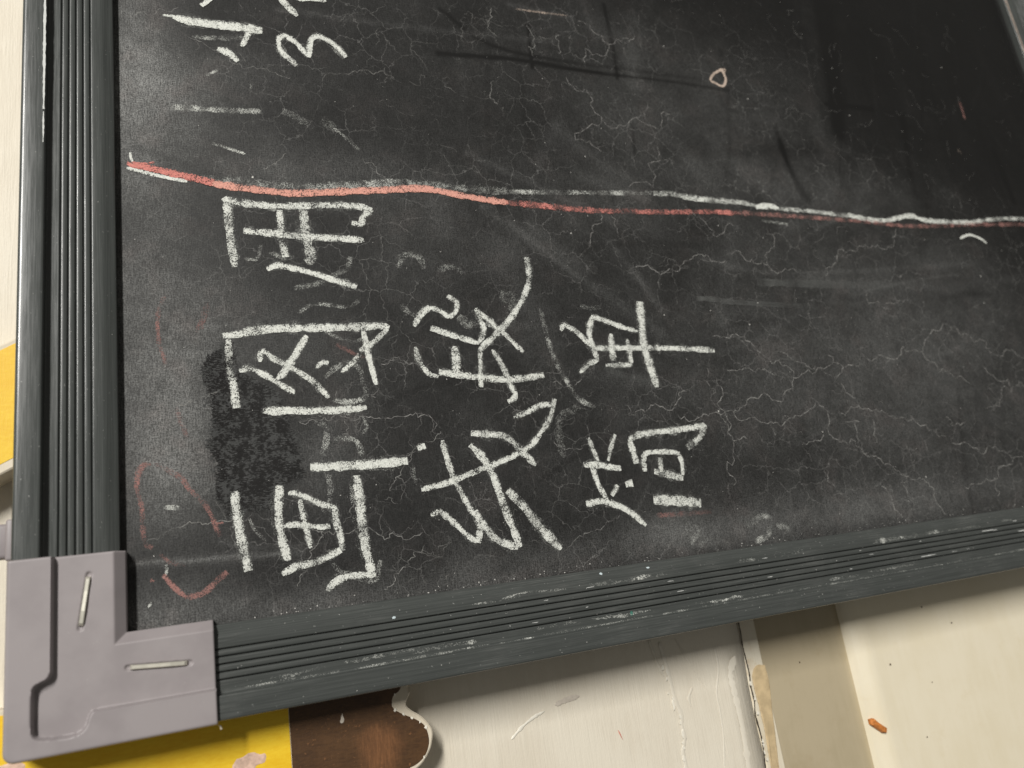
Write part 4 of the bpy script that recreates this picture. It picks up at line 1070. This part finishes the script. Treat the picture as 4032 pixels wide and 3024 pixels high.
# --- plastic corner bracket: a moulded shell with a raised rim round a sunken field
def bracket():
    lo, hi, arm = -0.6, 54.0, 29.7
    st = 0.30
    ax = np.concatenate([np.arange(lo, arm, st), [arm], np.arange(arm + st, hi, st), [hi]])
    n = len(ax)
    gx, gy = np.meshgrid(ax, ax)
    P = np.stack([gx.ravel(), gy.ravel()], 1)
    field = np.array(smooth_path(parse('10.7,70 10.7,40 10.7,24 10.6,21.6 9.8,20.0 8.2,19.3 6.8,18.6 6.1,17.0 6.0,12 6.1,7.2 6.7,5.2 8.4,4.2 12,3.7 16,3.6 18.2,4.2 19.6,5.6 20.2,7.6 20.8,8.8 22.2,9.2 30,9.2 45,9.2 70,9.2'), .6).tolist() + [(70, 70)])
    sd = poly_sd(P, field)
    t = np.clip((sd + 0.45) / 0.55, 0, 1); t = t * t * (3 - 2 * t)
    z = 8.3 + 3.1 * t
    d = np.minimum(P[:, 0], P[:, 1])              # how far in from the nearer outer side
    u = np.clip((d - 26.6) / (arm - 26.6), 0, 1)  # sloped inner lip
    z = z - 3.1 * u
    # slots where the staples went in
    for a, b in (((17.7, 32.6), (20.0, 47.8)), ((30.0, 19.55), (46.9, 18.15))):
        sdist = path_dist(P, [np.array(a), np.array(b)])
        z -= 0.6 * np.clip((0.85 - sdist) / 0.35, 0, 1)
    # rounded outer sides and cut ends
    e = np.minimum(P[:, 0] - lo, P[:, 1] - lo)
    z -= 0.9 * (1 - np.sqrt(np.clip(1 - (1 - np.clip(e / 0.9, 0, 1)) ** 2, 0, 1)))
    e = np.minimum(hi - P[:, 0], hi - P[:, 1])
    z -= 0.45 * (1 - np.sqrt(np.clip(1 - (1 - np.clip(e / 0.45, 0, 1)) ** 2, 0, 1)))
    # round the outer corner
    r = 3.0; c = lo + r
    q = P - c; L = np.hypot(q[:, 0], q[:, 1])
    m = (P[:, 0] < c) & (P[:, 1] < c)
    mx = np.maximum(np.abs(q[:, 0]), np.abs(q[:, 1]))
    P2 = P.copy()
    P2[m] = c + q[m] * (mx[m] / np.maximum(L[m], 1e-6))[:, None]
    keep = (P[:, 0] <= arm + 1e-6) | (P[:, 1] <= arm + 1e-6)
    ids = -np.ones(len(P), int); ids[keep] = np.arange(keep.sum())
    V = [(a * MM, b * MM, zz * MM) for (a, b), zz in zip(P2[keep], z[keep])]
    F = []
    for j in range(n - 1):
        for i in range(n - 1):
            k = (j * n + i, j * n + i + 1, (j + 1) * n + i + 1, (j + 1) * n + i)
            if all(ids[v] >= 0 for v in k) and not (ax[i] >= arm - 1e-6 and ax[j] >= arm - 1e-6):
                F.append(tuple(int(ids[v]) for v in k))
    bm = bmesh.new()
    vs = [bm.verts.new(v) for v in V]
    for f in F: bm.faces.new([vs[i] for i in f])
    edge = [e for e in bm.edges if e.is_boundary]
    ret = bmesh.ops.extrude_edge_only(bm, edges=edge)
    for v in ret['geom']:
        if isinstance(v, bmesh.types.BMVert):
            inner = v.co.x > 0.0290 and v.co.y > 0.0290
            v.co.z = 0.0003 if inner else -0.0055
    bmesh.ops.recalc_face_normals(bm, faces=bm.faces)
    me = bpy.data.meshes.new('corner_bracket'); bm.to_mesh(me); bm.free()
    me.polygons.foreach_set('use_smooth', [True] * len(me.polygons))
    me.set_sharp_from_angle(angle=math.radians(62))
    return obj('corner_bracket', me, M_PLASTIC, board)
brk = bracket()

def staple(a, b, tilt):
    """flat wire driven into the plastic at both ends"""
    a = np.array(a); b = np.array(b)
    d = (b - a) / np.hypot(*(b - a)); nrm = np.array([-d[1], d[0]])
    L = np.hypot(*(b - a))
    prof = [(0, -1.2), (0.05, -0.1), (0.3, .34), (0.8, .60), (L * .3, .70 + tilt), (L * .7, .70 - tilt), (L - .8, .60), (L - .3, .30), (L - .05, -0.1), (L, -1.2)]
    V, F = [], []
    ring = [(-.66, -.3), (-.66, .05), (-.42, .26), (.42, .26), (.66, .05), (.66, -.3)]
    for s, h in prof:
        for w, t in ring:
            p = a + d * s + nrm * w
            V.append((p[0] * MM, p[1] * MM, (8.3 + h + t) * MM))
    m = len(ring)
    for i in range(len(prof) - 1):
        for j in range(m):
            F.append((i * m + j, i * m + (j + 1) % m, (i + 1) * m + (j + 1) % m, (i + 1) * m + j))
    me = mesh(V, F, False)
    bm = bmesh.new(); bm.from_mesh(me); bmesh.ops.recalc_face_normals(bm, faces=bm.faces); bm.to_mesh(me); bm.free()
    return obj('staple', me, M_STEEL, brk)
staple((17.9, 33.2), (19.9, 47.2), .12)
staple((30.6, 19.5), (46.2, 18.2), -.08)
V = [(54.0, -.9, 8.0), (54.9, -1.2, 8.6), (55.2, -2.2, 8.4), (54.6, -2.4, 8.0), (54.3, -1.5, 7.6), (54.7, -1.6, 8.8)]
obj('moulding_burr', mesh([tuple(c * MM for c in v) for v in V], [(0, 1, 5), (1, 2, 5), (2, 3, 5), (3, 4, 5), (4, 0, 5), (0, 4, 3, 2, 1)]), M_WHITE, brk)

# hanging tab of the same plastic, outside the left rail
def rounded_box(name, x0, x1, y0, y1, z0, z1, r, mat, parent):
    bm = bmesh.new(); bmesh.ops.create_cube(bm, size=1)
    for v in bm.verts:
        v.co = Vector(((x0 if v.co.x < 0 else x1) * MM, (y0 if v.co.y < 0 else y1) * MM, (z0 if v.co.z < 0 else z1) * MM))
    bmesh.ops.bevel(bm, geom=list(bm.edges), offset=r * MM, segments=4, profile=.5, affect='EDGES')
    me = bpy.data.meshes.new(name); bm.to_mesh(me); bm.free()
    me.polygons.foreach_set('use_smooth', [True] * len(me.polygons))
    return obj(name, me, mat, parent)
tab = rounded_box('hanging_tab', -3.1, -0.3, 55.0, 67.6, -4.0, 1.0, 0.9, M_PLASTIC, board)
ear = rounded_box('tab_ear', -12.0, -2.6, 56.2, 67.0, -7.5, -3.6, 1.4, M_PLASTIC, tab)

# ------------------------------------------------------------------ orange sliver on the panel
bm = bmesh.new()
out = parse('328.0,-54.2 330.3,-54.2 333.0,-56.6 336.8,-59.6 335.8,-61.3 333.6,-60.9 330.5,-58.4 328.0,-56.4')
zz = ZW - 0.0009
bot = [bm.verts.new((x * MM, y * MM, zz - 0.0003)) for x, y in out]
mid = [bm.verts.new((x * MM, y * MM, zz + 0.0008 + 0.0003 * math.sin(i * 2.1))) for i, (x, y) in enumerate(out)]
cx = sum(p[0] for p in out) / 8; cy = sum(p[1] for p in out) / 8
top = [bm.verts.new(((cx + (x - cx) * .7) * MM, (cy + (y - cy) * .7) * MM, zz + 0.0014 + 0.0003 * math.sin(i * 1.3))) for i, (x, y) in enumerate(out)]
for A, B in ((bot, mid), (mid, top)):
    for i in range(8):
        bm.faces.new((A[i], B[i], B[(i + 1) % 8], A[(i + 1) % 8]))
bm.faces.new(top[::-1]); bm.faces.new(bot)
bmesh.ops.recalc_face_normals(bm, faces=bm.faces)
me = bpy.data.meshes.new('orange_crumb'); bm.to_mesh(me); bm.free()
crumb = obj('orange_crumb', me, M_ORANGE)
tag(crumb, 'small orange sliver stuck on the ivory panel edge beside the khaki band', 'crumb')
